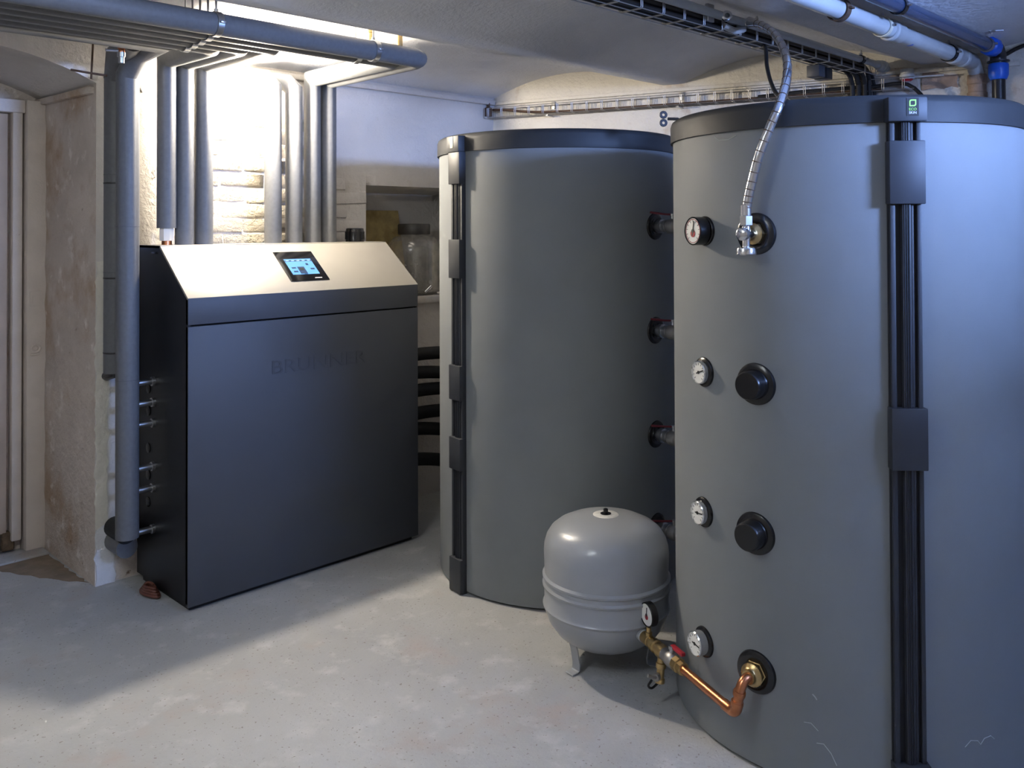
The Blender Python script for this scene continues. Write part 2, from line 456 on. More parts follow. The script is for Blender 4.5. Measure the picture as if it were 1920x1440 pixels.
# right wall (slanting in plan)
wd = Vector((0.31, -1, 0)).normalized(); wn = Vector((-1, -0.31, 0)).normalized()
def RW(Y, z, off=0.0): return Vector((rwx(Y), Y, z)) + wn * off
bm = B()
nn, kk = 30, 16; g = {}
for i in range(nn + 1):
    Y = YW + .25 + (YF - .2 - YW - .25) * i / nn
    for k in range(kk + 1):
        p = RW(Y, 2.7 * k / kk, random.uniform(-.004, .004)); g[i, k] = bm.verts.new(p)
for i in range(nn):
    for k in range(kk): bm.faces.new((g[i, k], g[i, k + 1], g[i + 1, k + 1], g[i + 1, k]))
r_ = bmesh.ops.extrude_face_region(bm, geom=bm.faces[:])
bmesh.ops.translate(bm, verts=[v for v in r_['geom'] if isinstance(v, bmesh.types.BMVert)], vec=-wn * 0.2)
wr_ = struct(obj('wall_right', bm, 'plaster_cream', origin=RW(2.5, 0)), 'cream plastered wall behind the tanks')
rough_patch('plaster_patch', 'clay', [RW(1.72, 2.30), RW(1.56, 2.30), RW(1.56, 2.36), RW(1.72, 2.40)], wn, wr_, 0.007)
rough_patch('plaster_patch', 'plaster_old', [RW(2.0, 2.20), RW(1.74, 2.20), RW(1.74, 2.42), RW(2.0, 2.42)], wn, wr_, 0.006)
bm = B()
a, b = RW(YW - .03, 2.396, .012), RW(1.3, 2.396, .012)
obox(bm, (a + b) / 2, wd, wn, (0, 0, 1), (b - a).length / 2, .012, .011, .004)
struct(obj('trim_2', bm, 'plaster_cream', origin=(a + b) / 2), 'painted strip along the top of the right wall')
# walls behind the photographer, with the cellar window
bm = B(); box(bm, (XL - .3, YF - .3, 0), (XL, 5.2, 2.7))
struct(obj('wall_far_left', bm, 'plaster', origin=(XL, 1, 0)), 'plastered wall behind the photographer')
bm = B()
box(bm, (XL, YW + .02, 0), (-0.2, YW + .3, 2.7))
struct(obj('wall_left_back', bm, 'plaster', origin=(-.6, YW, 0)), 'plastered back wall left of the door recess')
WX0, WX1, WZ0, WZ1 = 2.08, 2.76, 2.05, 2.58
bm = B()
box(bm, (XL, YF - .95, 0), (6.0, YF, WZ0)); box(bm, (XL, YF - .95, WZ1), (6.0, YF, 2.84))
box(bm, (XL, YF - .95, WZ0), (WX0, YF, WZ1)); box(bm, (WX1, YF - .95, WZ0), (6.0, YF, WZ1))
struct(obj('wall_front', bm, 'plaster', origin=(2, YF, 0), smooth=False), 'plastered wall with the small cellar window')
wt = bpy.data.objects.new('window_1', None); wt.location = (2.42, YF - .5, WZ0); link(wt); WLOC['window_1'] = wt.location.copy()
struct(wt, 'small cellar window high in the wall')
bm = B()
for (x0, x1, z0, z1) in ((WX0, WX1, WZ0, WZ0 + .03), (WX0, WX1, WZ1 - .03, WZ1), (WX0, WX0 + .03, WZ0, WZ1), (WX1 - .03, WX1, WZ0, WZ1)):
    box(bm, (x0, YF - .72, z0), (x1, YF - .68, z1), .004)
obj('window_frame', bm, 'frame_paint', wt)
bm = B(); box(bm, (WX0 + .02, YF - .705, WZ0 + .02), (WX1 - .02, YF - .70, WZ1 - .02))
obj('pane', bm, 'window_glass', wt)

# fluorescent lamp under the ceiling behind the photographer
fl = thing('tube_lamp', 'fluorescent tube lamp under the ceiling behind the photographer', 'lamp', (0.0, 1.67, 2.43))
bm = B(); box(bm, (-.63, 1.645, 2.345), (.63, 1.695, 2.432), .006); obj('housing', bm, 'porcelain', fl)
bm = B(); tube(bm, [(-.6, 1.67, 2.295), (.6, 1.67, 2.295)], .019, 14); obj('tube', bm, 'tube_glow', fl)
for x in (-.61, .61):
    bm = B(); box(bm, (x - .012, 1.65, 2.27), (x + .012, 1.69, 2.35), .003); obj('tube_holder', bm, 'porcelain', fl)

# door in the recess
d1 = bpy.data.objects.new('door_1', None); d1.location = (0.9, 4.86, 0); link(d1); WLOC['door_1'] = d1.location.copy()
struct(d1, 'old beige wooden cellar door in a painted frame')
bm = B(); box(bm, (0.52, 4.862, 0.10), (1.352, 4.895, 2.17), .004); obj('door_leaf', bm, 'door_paint', d1)
bm = B()
for i in range(14):
    x = 0.55 + i * 0.06; box(bm, (x, 4.858 + random.uniform(-.004, .004), 0.012), (x + .058, 4.90, 0.10 + random.uniform(0, .03)), .006, 1)
obj('rotten_bottom_rail', bm, 'rot', d1, label='rotten dark brown bottom edge of the door')
bm = B(); box(bm, (1.367, 4.835, 0.06), (1.412, 4.90, 2.20), .006); obj('door_stop', bm, 'frame_paint', d1)
bm = B(); box(bm, (1.422, 4.80, 0), (1.512, 4.90, 2.24), .006); obj('door_jamb', bm, 'frame_paint', d1)
bm = B(); box(bm, (0.42, 4.80, 0), (0.51, 4.90, 2.24), .006); obj('door_jamb', bm, 'frame_paint', d1)
bm = B(); box(bm, (0.51, 4.82, 2.175), (1.42, 4.90, 2.24), .006); obj('door_head', bm, 'frame_paint', d1)
bm = B(); box(bm, (1.434, 4.794, 1.215), (1.492, 4.803, 1.29), .003); box(bm, (1.447, 4.790, 1.228), (1.480, 4.797, 1.272), .002)
obj('strike_plate', bm, 'frame_paint', d1)
bm = B(); lathe(bm, [(0.010, 0), (.026, 0), (.026, .006), (.020, .009), (.012, .006), (.010, 0)], (1.462, 4.80, 1.005), (0, -1, 0), 20)
box(bm, (1.438, 4.788, .972), (1.478, 4.8, .980), .002)
obj('latch', bm, 'frame_paint', d1)
bm = B(); box(bm, (0.30, 4.70, 0), (1.50, 4.84, 0.012), .004); obj('threshold', bm, 'concrete', d1)

# ------------------------------------------------------------------ heat pump cabinet
BX0, BX1, BY0, BY1 = 1.672, 2.899, 3.567, 4.079
ZT, ZS, YT = 1.523, 1.306, 3.841
hp = thing('heat_pump', 'anthracite heating cabinet with sloped champagne top and blue touch screen', 'boiler', (2.285, 3.82, 0))
sideprof = [(BY0 + .004, .035), (BY1, .035), (BY1, ZT), (YT, ZT), (BY0 + .004, ZS)]
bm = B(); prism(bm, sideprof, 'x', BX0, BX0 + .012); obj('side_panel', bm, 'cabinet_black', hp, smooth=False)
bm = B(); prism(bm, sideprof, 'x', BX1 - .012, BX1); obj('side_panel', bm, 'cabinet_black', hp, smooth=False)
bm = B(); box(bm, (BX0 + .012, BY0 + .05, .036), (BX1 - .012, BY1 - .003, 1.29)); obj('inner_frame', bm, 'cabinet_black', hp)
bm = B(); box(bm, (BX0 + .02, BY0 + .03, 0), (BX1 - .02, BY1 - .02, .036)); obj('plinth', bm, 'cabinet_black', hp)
bm = B(); box(bm, (BX0, BY0, .022), (BX1, BY0 + .022, 1.187), .002)
fp = obj('front_panel', bm, 'anthracite', hp)
bm = B(); box(bm, (BX0, BY0, 1.194), (BX1, BY0 + .022, ZS), .002); obj('fascia', bm, 'anthracite', hp)
# sloped control top and flat back top
sl = Vector((0, YT - BY0, ZT - ZS)).normalized(); sn = Vector((0, -sl.z, sl.y)); SLEN = math.hypot(YT - BY0, ZT - ZS)
def SP(x, s, h=0): return Vector((x, BY0, ZS)) + sl * s + sn * h
bm = B(); obox(bm, SP((BX0 + BX1) / 2, SLEN / 2, -.005), (1, 0, 0), sl, sn, (BX1 - BX0) / 2 + .001, SLEN / 2, .0055, .0015)
obj('sloped_top', bm, 'champagne', hp, label='champagne metallic sloped top panel')
bm = B(); box(bm, (BX0, YT - .004, ZT - .012), (BX1, BY1, ZT + .001), .0015); obj('top_cover', bm, 'champagne', hp)
bz = (2.192, 2.402, .070, .282)
bm = B(); obox(bm, SP((bz[0] + bz[1]) / 2, (bz[2] + bz[3]) / 2, .0015), (1, 0, 0), sl, sn, (bz[1] - bz[0]) / 2, (bz[3] - bz[2]) / 2, .0025, .001)
disp = obj('display', bm, 'glass_black', hp, label='black glass touch display')
def onslope(name, x0, x1, s0, s1, m, h=.0045):
    bm = B(); obox(bm, SP((x0 + x1) / 2, (s0 + s1) / 2, h), (1, 0, 0), sl, sn, (x1 - x0) / 2, (s1 - s0) / 2, .0006)
    return obj(name, bm, m, disp, smooth=False)
onslope('screen', 2.223, 2.368, .114, .226, 'lcd_blue', .0042)
onslope('menu_bar', 2.223, 2.368, .208, .217, 'lcd_dark', .0049)
for q in range(5): onslope('menu_icon', 2.229 + q * .029, 2.244 + q * .029, .210, .215, 'lcd_white', .0054)
onslope('boiler_icon', 2.268, 2.305, .118, .168, 'lcd_dark', .0049)
onslope('boiler_icon_door', 2.276, 2.297, .142, .158, 'ink_black', .0056)
for q in range(2): onslope('button', 2.237, 2.260, .130 + q * .026, .140 + q * .026, 'lcd_dark', .0049)
onslope('button', 2.335, 2.357, .146, .156, 'lcd_dark', .0049)
onslope('weather_icon', 2.324, 2.337, .178, .192, 'lcd_dark', .0049)
onslope('scroll_mark', 2.285, 2.303, .1145, .1165, 'ink_black', .0049)
onslope('brand_mark', 2.328, 2.366, .083, .088, 'print_grey')
bm = text_bm('BRUNNER', 0.088, 0.0016, (2.317, BY0 - .0002, 0.970), (1, 0, 0), (0, 0, 1))
xs_ = [v.co.x for v in bm.verts]; k = 0.515 / (max(xs_) - min(xs_)); mx = (max(xs_) + min(xs_)) / 2
for v in bm.verts: v.co.x = 2.3205 + (v.co.x - mx) * k
obj('lettering', bm, 'anthracite', fp, label='embossed letters BRUNNER on the front panel', smooth=False)
# threaded cap on top, hydraulic stubs on the left side
bm = B(); lathe(bm, [(0, 0), (.050, 0), (.050, .058), (.047, .062), (.047, .070), (.040, .074), (0, .074)], (2.785, 3.96, ZT), n=28)
for i in range(28):
    a = 2 * PI * i / 28; obox(bm, (2.785 + .050 * math.cos(a), 3.96 + .050 * math.sin(a), ZT + .034), (math.cos(a), math.sin(a), 0), (-math.sin(a), math.cos(a), 0), (0, 0, 1), .002, .002, .02)
obj('threaded_cap', bm, 'rubber', hp, label='black threaded cap')
for zz in (.923, .831, .740, .549, .455, .274):
    bm = B(); lathe(bm, [(0, -.005), (.020, -.005), (.020, .012), (.014, .014), (.014, .075), (.018, .077), (.018, .10), (.011, .10), (.011, .02), (0, .02)], (BX0, 3.90, zz), (-1, 0, 0), 20)
    obj('pipe_stub', bm, 'steel', hp)
for zz in (.885, .785, .50, .62, .38):
    bm = B(); lathe(bm, [(0, -.002), (.022, -.002), (.022, .004), (.016, .006), (0, .006)], (BX0, 3.955, zz), (-1, 0, 0), 18)
    obj('cable_grommet', bm, 'rubber', hp)
bm = B(); box(bm, (BX0 - .002, 3.86, 1.486), (BX0 + .004, 3.93, 1.495), .001); obj('vent_slot', bm, 'rubber', hp)

# ------------------------------------------------------------------ buffer tanks
T1 = (3.179, 2.856); T2 = (2.934, 1.341); R1, R2 = .563, .557
def make_tank(T, R, H, Hb, railang, clips, label, railw=.090):
    t = thing('buffer_tank', label, 'tank', (T[0], T[1], 0), 'insulated buffer tanks')
    bm = B()
    lathe(bm, [(0, 0), (R - .03, 0), (R - .03, .012)], T + (0,), n=96); obj('base_ring', bm, 'rail_black', t)
    bm = B(); lathe(bm, [(R - .012, .008), (R - .002, .010), (R, .018), (R, Hb + .01), (R - .02, Hb + .01)], T + (0,), n=128)
    obj('insulation_jacket', bm, 'tank_fleece', t)
    bm = B(); lathe(bm, [(R + .001, Hb), (R + .009, Hb), (R + .009, H - .022), (R + .004, H - .008), (R - .008, H), (0, H)], T + (0,), n=128)
    lid = obj('lid', bm, 'tank_lid', t, label='black lid rim')
    a = math.radians(railang); nr = Vector((math.cos(a), math.sin(a), 0)); tg = Vector((-nr.y, nr.x, 0)); up = Vector((0, 0, 1))
    cen = Vector((T[0], T[1], 0))
    ht = Hb
    bm = B(); obox(bm, cen + nr * (R + .002) + up * ht / 2, tg, nr, up, railw / 2, .006, ht / 2); rail = obj('closing_rail', bm, 'rail_black', t)
    for off, hw, hd in ((-.036, .007, .011), (0, .012, .015), (.017, .004, .010), (.036, .006, .011)):
        bm = B(); obox(bm, cen + nr * (R + .008) + tg * off + up * ht / 2, tg, nr, up, hw, hd, ht / 2, .002)
        obj('rib', bm, 'clip_grey', rail)
    for off in (-.006, 0, .006):
        bm = B(); obox(bm, cen + nr * (R + .0235) + tg * off + up * ht / 2, tg, nr, up, .0015, .0015, ht / 2); obj('groove_bead', bm, 'rail_black', rail)
    for (z0, z1) in clips:
        bm = B(); obox(bm, cen + nr * (R + .016) + up * (z0 + z1) / 2, tg, nr, up, railw / 2 + .004, .018, (z1 - z0) / 2, .003)
        obj('clip', bm, 'clip_grey', t)
    bm = B(); obox(bm, cen + nr * (R + .020) + up * (H - .012 + Hb - .002) / 2, tg, nr, up, railw / 2 + .008, .020, (H - .012 - Hb + .002) / 2, .004)
    br = obj('lid_bracket', bm, 'clip_grey', t)
    return t, nr, tg, br
t1, n1, g1, br1 = make_tank(T1, R1, 2.013, 1.932, 172.5, [(1.79, 1.934), (1.375, 1.545), (.84, .992), (.536, .676), (.004, .150)],
    'grey insulated buffer tank standing behind the small expansion vessel', .078)
t2, n2, g2, br2 = make_tank(T2, R2, 1.966, 1.888, -138.0, [(1.659, 1.834), (.928, 1.098), (.004, .125)],
    'grey insulated buffer tank in front, with dial gauges and black caps')
# stickers on the lid brackets
def on_bracket(T, R, nr, tg, z, dt, h=.0405): return Vector((T[0], T[1], z)) + nr * (R + h) + tg * dt
bm = B(); obox(bm, on_bracket(T1, R1, n1, g1, 1.972, -.004), g1, n1, (0, 0, 1), .011, .0012, .024, .0004); obj('sticker', bm, 'cream_print', br1, label='cream sticker')
right2 = Vector((g2.x, g2.y, 0))        # image right along the bracket face
bm = B(); obox(bm, on_bracket(T2, R2, n2, g2, 1.925, .012, .0402), g2, n2, (0, 0, 1), .0165, .0008, .0245); stk = obj('sticker', bm, 'cabinet_black', br2, label='black sticker reading ECO SKIN with a green leaf')
def leaf(cx, cz, s):
    out = []
    # rounded at top-left and bottom-right, pointed at the two other corners
    for i in range(7):
        a = PI / 2 + PI / 2 * i / 6; out.append((-s * .35 + s * .65 * math.cos(a), s * .35 + s * .65 * math.sin(a)))
    out.append((-s, -s))
    for i in range(7):
        a = -PI / 2 + PI / 2 * i / 6; out.append((s * .35 + s * .65 * math.cos(a), -s * .35 + s * .65 * math.sin(a)))
    out.append((s, s)); return out
bm = B(); o1 = leaf(0, 0, .0095); i1 = leaf(0, 0, .0060)
cc = on_bracket(T2, R2, n2, g2, 1.936, .012, .0414)
A = [bm.verts.new(cc + g2 * p[0] + Vector((0, 0, p[1]))) for p in o1]; I = [bm.verts.new(cc + g2 * p[0] + Vector((0, 0, p[1]))) for p in i1]
for i in range(len(A)):
    j = (i + 1) % len(A); bm.faces.new((A[i], A[j], I[j], I[i]))
rr = bmesh.ops.extrude_face_region(bm, geom=bm.faces[:]); bmesh.ops.translate(bm, verts=[v for v in rr['geom'] if isinstance(v, bmesh.types.BMVert)], vec=n2 * .0006)
obj('leaf_mark', bm, 'green_print', br2, smooth=False)
bm = text_bm('ECO', .0105, .0004, on_bracket(T2, R2, n2, g2, 1.9185, .012, .0414), g2, (0, 0, 1)); obj('lettering', bm, 'green_print', br2, smooth=False)
bm = text_bm('SKIN', .0098, .0004, on_bracket(T2, R2, n2, g2, 1.9090, .012, .0414), g2, (0, 0, 1)); obj('lettering', bm, 'white_print', br2, smooth=False)

def rosette(bm, c, d, R, n=40):
    lathe(bm, [(R * .45, -.02), (R * .45, .006), (R * .62, .010), (R * .80, .010), (R * .95, .005), (R, -.004), (R, -.02)], c, d, n)
def needle(bm, c, d, r, ang):
    x, y, z = basis(d); a = math.radians(ang); v = x * math.cos(a) + y * math.sin(a)
    obox(bm, Vector(c) + v * r * .18, v, z.cross(v), z, r * .52, r * .05, .0006)
    lathe(bm, [(0, -.0006), (r * .14, -.0006), (r * .14, .001), (0, .001)], c, d, 14)
def gauge(parent, deg, z, T, R, faceR, prot, bodym, lab, red=False, tilt=0.0, nd=170):
    c = polar(T, R, deg, z); d = Vector((math.cos(math.radians(deg)), math.sin(math.radians(deg)), 0))
    bm = B(); rosette(bm, c, d, .048)
    ro = obj('rosette', bm, 'rubber', parent)
    dd = (d + Vector((0, 0, tilt)) + Vector((-d.y, d.x, 0)) * 0.0).normalized()
    f0 = c + dd * prot
    x, y, zz = basis(dd)
    bm = B(); lathe(bm, [(0, -.045), (.012, -.045), (.012, -prot * .6 if prot > .03 else -.010), (faceR, -.034 if prot > .03 else -.014), (faceR, 0), (faceR * .93, .003), (faceR * .90, -.002), (0, -.002)], f0, dd, 40)
    gz = obj('gauge', bm, bodym, parent, label=lab)
    bm = B(); lathe(bm, [(0, -.0015), (faceR * .90, -.0015), (faceR * .90, -.0005), (0, -.0005)], f0, dd, 40); obj('dial', bm, 'dial_white', gz)
    bm = B()
    for i in range(11):
        a = math.radians(225 - 27 * i); v = x * math.cos(a) + y * math.sin(a)
        obox(bm, f0 + v * faceR * .72, v, zz.cross(v), zz, faceR * .09, .0006, .0004)
    obj('scale_marks', bm, 'ink_black', gz)
    if red:
        bm = B(); lathe(bm, [(faceR * .80, -.0003), (faceR * .84, -.0003), (faceR * .84, .0003), (faceR * .80, .0003), (faceR * .80, -.0003)], f0, dd, 40); obj('red_ring', bm, 'red_paint', gz)
        bm = B(); lathe(bm, [(0, -.0004), (faceR * .26, -.0004), (faceR * .26, .0008), (0, .0008)], f0 - Vector((0, 0, 1)) * faceR * .18, dd, 20); obj('red_mark', bm, 'red_paint', gz)
    bm = B(); needle(bm, f0 + dd * .0005, dd, faceR, nd); obj('needle', bm, 'ink_black', gz)
    return gz
gauge(t2, 158.9, 1.585, T2, R2, .0445, .046, 'rubber', 'black pressure gauge with red mark', red=True, nd=100)
gauge(t2, 158.0, 1.140, T2, R2, .0365, .022, 'chrome', 'chrome thermometer below the pressure gauge', nd=160)
gauge(t2, 157.2, .698, T2, R2, .0365, .024, 'chrome', 'chrome thermometer in the middle of the tank', nd=175)
gauge(t2, 157.0, .290, T2, R2, .0375, .036, 'chrome', 'chrome thermometer near the copper pipe', nd=185)
D180 = Vector((-1, 0, 0))
for zz, deg in ((1.577, 179.9), (1.132, 179.4), (.690, 178.8), (.283, 178.8)):
    c = polar(T2, R2, deg, zz); d = Vector((math.cos(math.radians(deg)), math.sin(math.radians(deg)), 0))
    bm = B(); rosette(bm, c, d, .064); obj('rosette', bm, 'rubber', t2)
    if zz in (1.132, .690):
        bm = B(); lathe(bm, [(.052, 0), (.046, .008), (.042, .014), (.042, .046), (.038, .051), (0, .052)], c, d, 40); obj('cap', bm, 'rubber', t2, label='black plastic port cap')
# scuffs on the fleece of the front tank
def scuff(T, R, pts, rad, parent):
    bm = B(); tube(bm, [polar(T, R + .0002, a, z) for a, z in pts], rad, 6); obj('scuff', bm, 'blade_mark', parent)
scuff(T2, R2, [(-164, .27), (-163.3, .264), (-162.8, .257)], .0018, t2)
scuff(T2, R2, [(-166.5, .185), (-164.5, .187), (-162.5, .170)], .0010, t2)
scuff(T2, R2, [(-163, .135), (-161, .137), (-159, .115), (-157.5, .085)], .0012, t2)
scuff(T2, R2, [(-121, .150), (-119, .165), (-116.5, .160), (-115.5, .148)], .0010, t2)
scuff(T2, R2, [(-115.5, .148), (-114, .162), (-111.5, .164), (-110, .152)], .0010, t2)
scuff(T2, R2, [(164, 1.878), (166, 1.866), (170, 1.864), (173, 1.874)], .0012, t2)
# connections between both tanks
for q, zz in enumerate((1.600, 1.146, .694, .292)):
    c = Vector((3.195, T1[1] - R1, zz))
    bm = B(); rosette(bm, c, (0, -1, 0), .060); obj('rosette', bm, 'rubber', t1)
    where = ('topmost of the four valves between both tanks', 'second from the top between both tanks',
             'third from the top between both tanks', 'lowest of the four valves, just behind the expansion vessel')[q]
    v = thing('ball_valve', 'brass ball valve with red lever, ' + where, 'valve', c, 'ball valves between both tanks')
    d = Vector((-.12, -1, 0)).normalized()
    bm = B(); lathe(bm, [(0, -.03), (.020, -.03), (.020, .02), (.030, .022), (.030, .045), (.024, .047), (.024, .058), (.028, .060), (.028, .072), (.024, .074)], c, d, 24); obj('union_nut', bm, 'steel', v)
    bm = B(); lathe(bm, [(.022, .074), (.031, .082), (.033, .10), (.031, .118), (.022, .126), (.026, .128), (.026, .150), (.020, .152), (.020, .45), (0, .45)], c, d, 24); obj('valve_body', bm, 'zinc', v)
    bm = B(); pc = c + d * .10; lathe(bm, [(0, 0), (.008, 0), (.008, .044), (.011, .046), (.011, .054), (0, .054)], pc, (0, 0, 1), 14); obj('spindle', bm, 'steel', v)
    bm = B(); tube(bm, [pc + Vector((0, 0, .05)), pc + Vector((-.03, .02, .052)), pc + Vector((-.09, .05, .060))], .004, 8, radii=[.004, .0045, .005]); obj('lever', bm, 'red_dark', v)
    bm = B(); pc = c + d * .139; lathe(bm, [(0, 0), (.006, 0), (.006, .040), (.009, .042), (.009, .052), (0, .052)], pc, (0, 0, 1), 12); obj('bleed_screw', bm, 'steel', v)
# wing key above the rear of the front tank
kb = Vector((2.925, 2.03, 1.60))
vk = thing('vent_key', 'small dark wing key sticking out above the front tank', 'key', (2.975, 1.885, 1.955))
bm = B(); kc = Vector((2.919, 2.031, 2.025))
tube(bm, [(2.96, 1.93, 1.965), (2.95, 1.955, 2.0), (2.935, 1.995, 2.022), kc], .006, 10); obj('stem', bm, 'dark_steel', vk)
bm = B()
for s in (-1, 1):
    lathe(bm, [(.006, -.004), (.014, -.004), (.016, 0), (.014, .004), (.006, .004), (.006, -.004)], kc + Vector((-.012, .012, s * .016)), FW, 16)
obj('wings', bm, 'dark_steel', vk)

# ------------------------------------------------------------------ expansion vessel
VC = (2.585, 2.085); VR = .23
ev = thing('expansion_vessel', 'round grey steel expansion vessel on three legs by the tanks', 'vessel', (VC[0], VC[1], 0))
pr = [(0, .060), (.05, .061), (.10, .069), (.15, .088), (.185, .114), (.212, .152), (.2245, .185), (.2265, .200), (.2335, .206), (.2345, .211), (.2285, .219), (.2290, .274), (.2350, .280), (.2358, .286), (.2290, .293), (.2285, .306), (.2350, .312), (.2355, .318), (.2275, .326),
      (.230, .400), (.2280, .428), (.220, .455), (.204, .480), (.180, .499), (.143, .516), (.10, .527), (.055, .533), (.02, .535), (0, .535)]
bm = B(); lathe(bm, pr, VC + (0,), n=96); obj('body', bm, 'vessel_grey', ev)
bm = B(); lathe(bm, [(.018, .5362), (.022, .5362), (.046, .5348), (.048, .5330)], VC + (0,), n=40); lb_ = obj('top_label', bm, 'paper_white', ev, label='white paper label ring')
bm = B(); lathe(bm, [(0, .53), (.020, .53), (.020, .538), (.012, .541), (.009, .542), (.009, .553), (.006, .555), (0, .555)], VC + (0,), n=24); obj('valve_cap', bm, 'rubber', ev)
for deg in (173, 85, 300):
    d = Vector((math.cos(math.radians(deg)), math.sin(math.radians(deg)), 0)); tg = Vector((-d.y, d.x, 0)); c0 = Vector((VC[0], VC[1], 0))
    bm = B(); path = [(.168, .112), (.158, .085), (.148, .030), (.150, .010), (.158, .003), (.182, .003)]
    A = []
    for (r, z) in path:
        A.append([bm.verts.new(c0 + d * (r + e) + tg * s + Vector((0, 0, z + (0.004 if z < .005 and e == 0 else 0)))) for (s, e) in ((-.019, 0), (.019, 0), (.019, .004), (-.019, .004))])
    for a, b in zip(A, A[1:]):
        for i in range(4): bm.faces.new((a[i], a[(i + 1) % 4], b[(i + 1) % 4], b[i]))
    bm.faces.new(A[0]); bm.faces.new(A[-1][::-1]); obj('leg', bm, 'vessel_grey', ev)
PA = Vector((2.301, 1.372, .180)); PB = Vector((2.523, 1.885, .180)); PD = (PB - PA).normalized()
bm = B(); lathe(bm, [(.012, -.03), (.023, -.03), (.023, .004), (.019, .007), (.012, .007)], PB - PD * .024, -PD, 24); obj('connection_socket', bm, 'vessel_grey', ev)

# copper pipe with fittings between vessel and front tank
cp = thing('copper_pipe', 'bent copper pipe with brass fittings joining vessel and front tank', 'pipe', (PA.x, PA.y, 0))
pc = polar(T2, R2, 178.8, .283)
bm = B(); lathe(bm, [(0, -.01), (.036, -.01), (.036, .010), (.034, .012), (.034, .030)], pc, D180, 6)
lathe(bm, [(.034, .028), (.024, .034), (.020, .040), (.020, .048), (0, .048)], pc, D180, 24); obj('brass_bush', bm, 'brass', cp)
pe = Vector((pc.x - .044, pc.y, .283)); RT = Vector((PA.x, PA.y - .008, .240)); RB = Vector((PA.x, PA.y, .205))
cur = [pe + Vector((.012, 0, 0))]
for i in range(10):
    a = PI / 2 * i / 9; f = i / 9
    cur.append(Vector((RT.x + (pe.x - .002 - RT.x) * (1 - math.sin(a)), pe.y + (RT.y - pe.y) * f, RT.z + .004 + (pe.z - RT.z - .004) * math.cos(a))))
bm = B(); tube(bm, cur + [RT, RB], .0145, 20); obj('upper_elbow', bm, 'copper', cp)
for q in (RT + Vector((0, 0, .004)), RB + Vector((0, 0, .006))):
    bm = B(); lathe(bm, [(.0140, -.009), (.0172, -.008), (.0185, -.004), (.0185, .004), (.0172, .008), (.0140, .009)], q, RT - RB, 24); obj('socket_bead', bm, 'copper', cp)
bm = B(); lathe(bm, [(.0145, -.006), (.020, -.006), (.021, 0), (.020, .006), (.0145, .006)], pe + Vector((.004, 0, 0)), D180, 24); obj('solder_ring', bm, 'brass', cp)
low = [Vector((PA.x, PA.y, .222))]
for i in range(9):
    a = PI / 2 * i / 8; low.append(Vector((PA.x, PA.y, .180 + .030)) + Vector((0, 0, -.030 * math.sin(a))) + PD * .030 * (1 - math.cos(a)))
bm = B(); tube(bm, low + [PA + PD * .06], .0168, 20); obj('lower_elbow', bm, 'copper', cp)
bm = B(); tube(bm, [PA + PD * .04, PA + PD * .30], .0142, 20); obj('pipe', bm, 'copper', cp)
bm = B(); lathe(bm, [(.014, .28), (.021, .282), (.021, .302), (.019, .304), (.024, .306), (.024, .330), (.019, .332)], PA, PD, 8); obj('press_fitting', bm, 'brass', cp)
bm = B(); lathe(bm, [(.018, .33), (.024, .336), (.026, .352), (.024, .370), (.022, .374), (.022, .395), (.016, .397)], PA, PD, 24); bv = obj('ball_valve', bm, 'zinc', cp)
bvc = PA + PD * .352
bm = B(); lathe(bm, [(0, 0), (.008, 0), (.008, .034), (.011, .036), (.011, .046), (0, .046)], bvc, (0, 0, 1), 14); obj('spindle', bm, 'steel', bv)
bm = B(); side = Vector((PD.y, -PD.x, 0)); obox(bm, bvc + Vector((0, 0, .043)) - PD * .030 + side * .004, PD, side, (0, 0, 1), .034, .008, .006, .003); obj('lever', bm, 'red_paint', bv, label='red lever')
bm = B(); lathe(bm, [(.016, .395), (.020, .397), (.024, .410), (.024, .425), (.018, .430), (.018, .445), (.023, .448), (.023, .468), (.017, .472), (.017, .490), (.020, .492), (.020, .535), (.014, .537), (.014, .565)], PA, PD, 20); tee = obj('brass_tee', bm, 'brass', cp)
tc_ = PA + PD * .415
bm = B(); lathe(bm, [(0, 0), (.013, 0), (.013, .035), (.017, .037), (.017, .052), (.013, .054), (.013, .085), (.016, .087), (.016, .100), (.009, .100), (.009, .09), (0, .09)], tc_, (-.12, 0, -1), 18); dv = obj('drain_valve', bm, 'brass', cp)
bm = B(); q = tc_ + Vector((-.012, 0, -.075)); tube(bm, [q, q - Vector((.03, 0, -.004)), q - Vector((.05, -.012, -.012))], .006, 8); lathe(bm, [(0, 0), (.013, 0), (.013, .012), (0, .012)], q - Vector((.012, 0, 0)), D180, 16); obj('drain_tap', bm, 'zinc', dv)
bm = B(); lp = [q + Vector((.0, 0, -.02)), q + Vector((-.03, .01, -.035)), q + Vector((-.05, .01, -.02)), q + Vector((-.045, .0, 0))]; tube(bm, spline(lp, 5), .004, 8); obj('cap_strap', bm, 'rubber', dv)
gc = PA + PD * .50
bm = B(); lathe(bm, [(0, 0), (.012, 0), (.012, .028), (.009, .03), (.009, .045), (0, .045)], gc, (0.03, 0, 1), 16); obj('gauge_neck', bm, 'brass', cp)
gd = Vector((-.93, .36, 0)).normalized(); gcc = gc + Vector((.002, .010, .083))
bm = B(); lathe(bm, [(0, -.026), (.036, -.026), (.041, -.022), (.041, 0), (.038, .003), (.036, -.002), (0, -.002)], gcc, gd, 36); gg = obj('pressure_gauge', bm, 'rubber', cp, label='small black pressure gauge with white dial')
bm = B(); lathe(bm, [(0, -.0015), (.036, -.0015), (.036, -.0005), (0, -.0005)], gcc, gd, 36); obj('dial', bm, 'dial_white', gg)
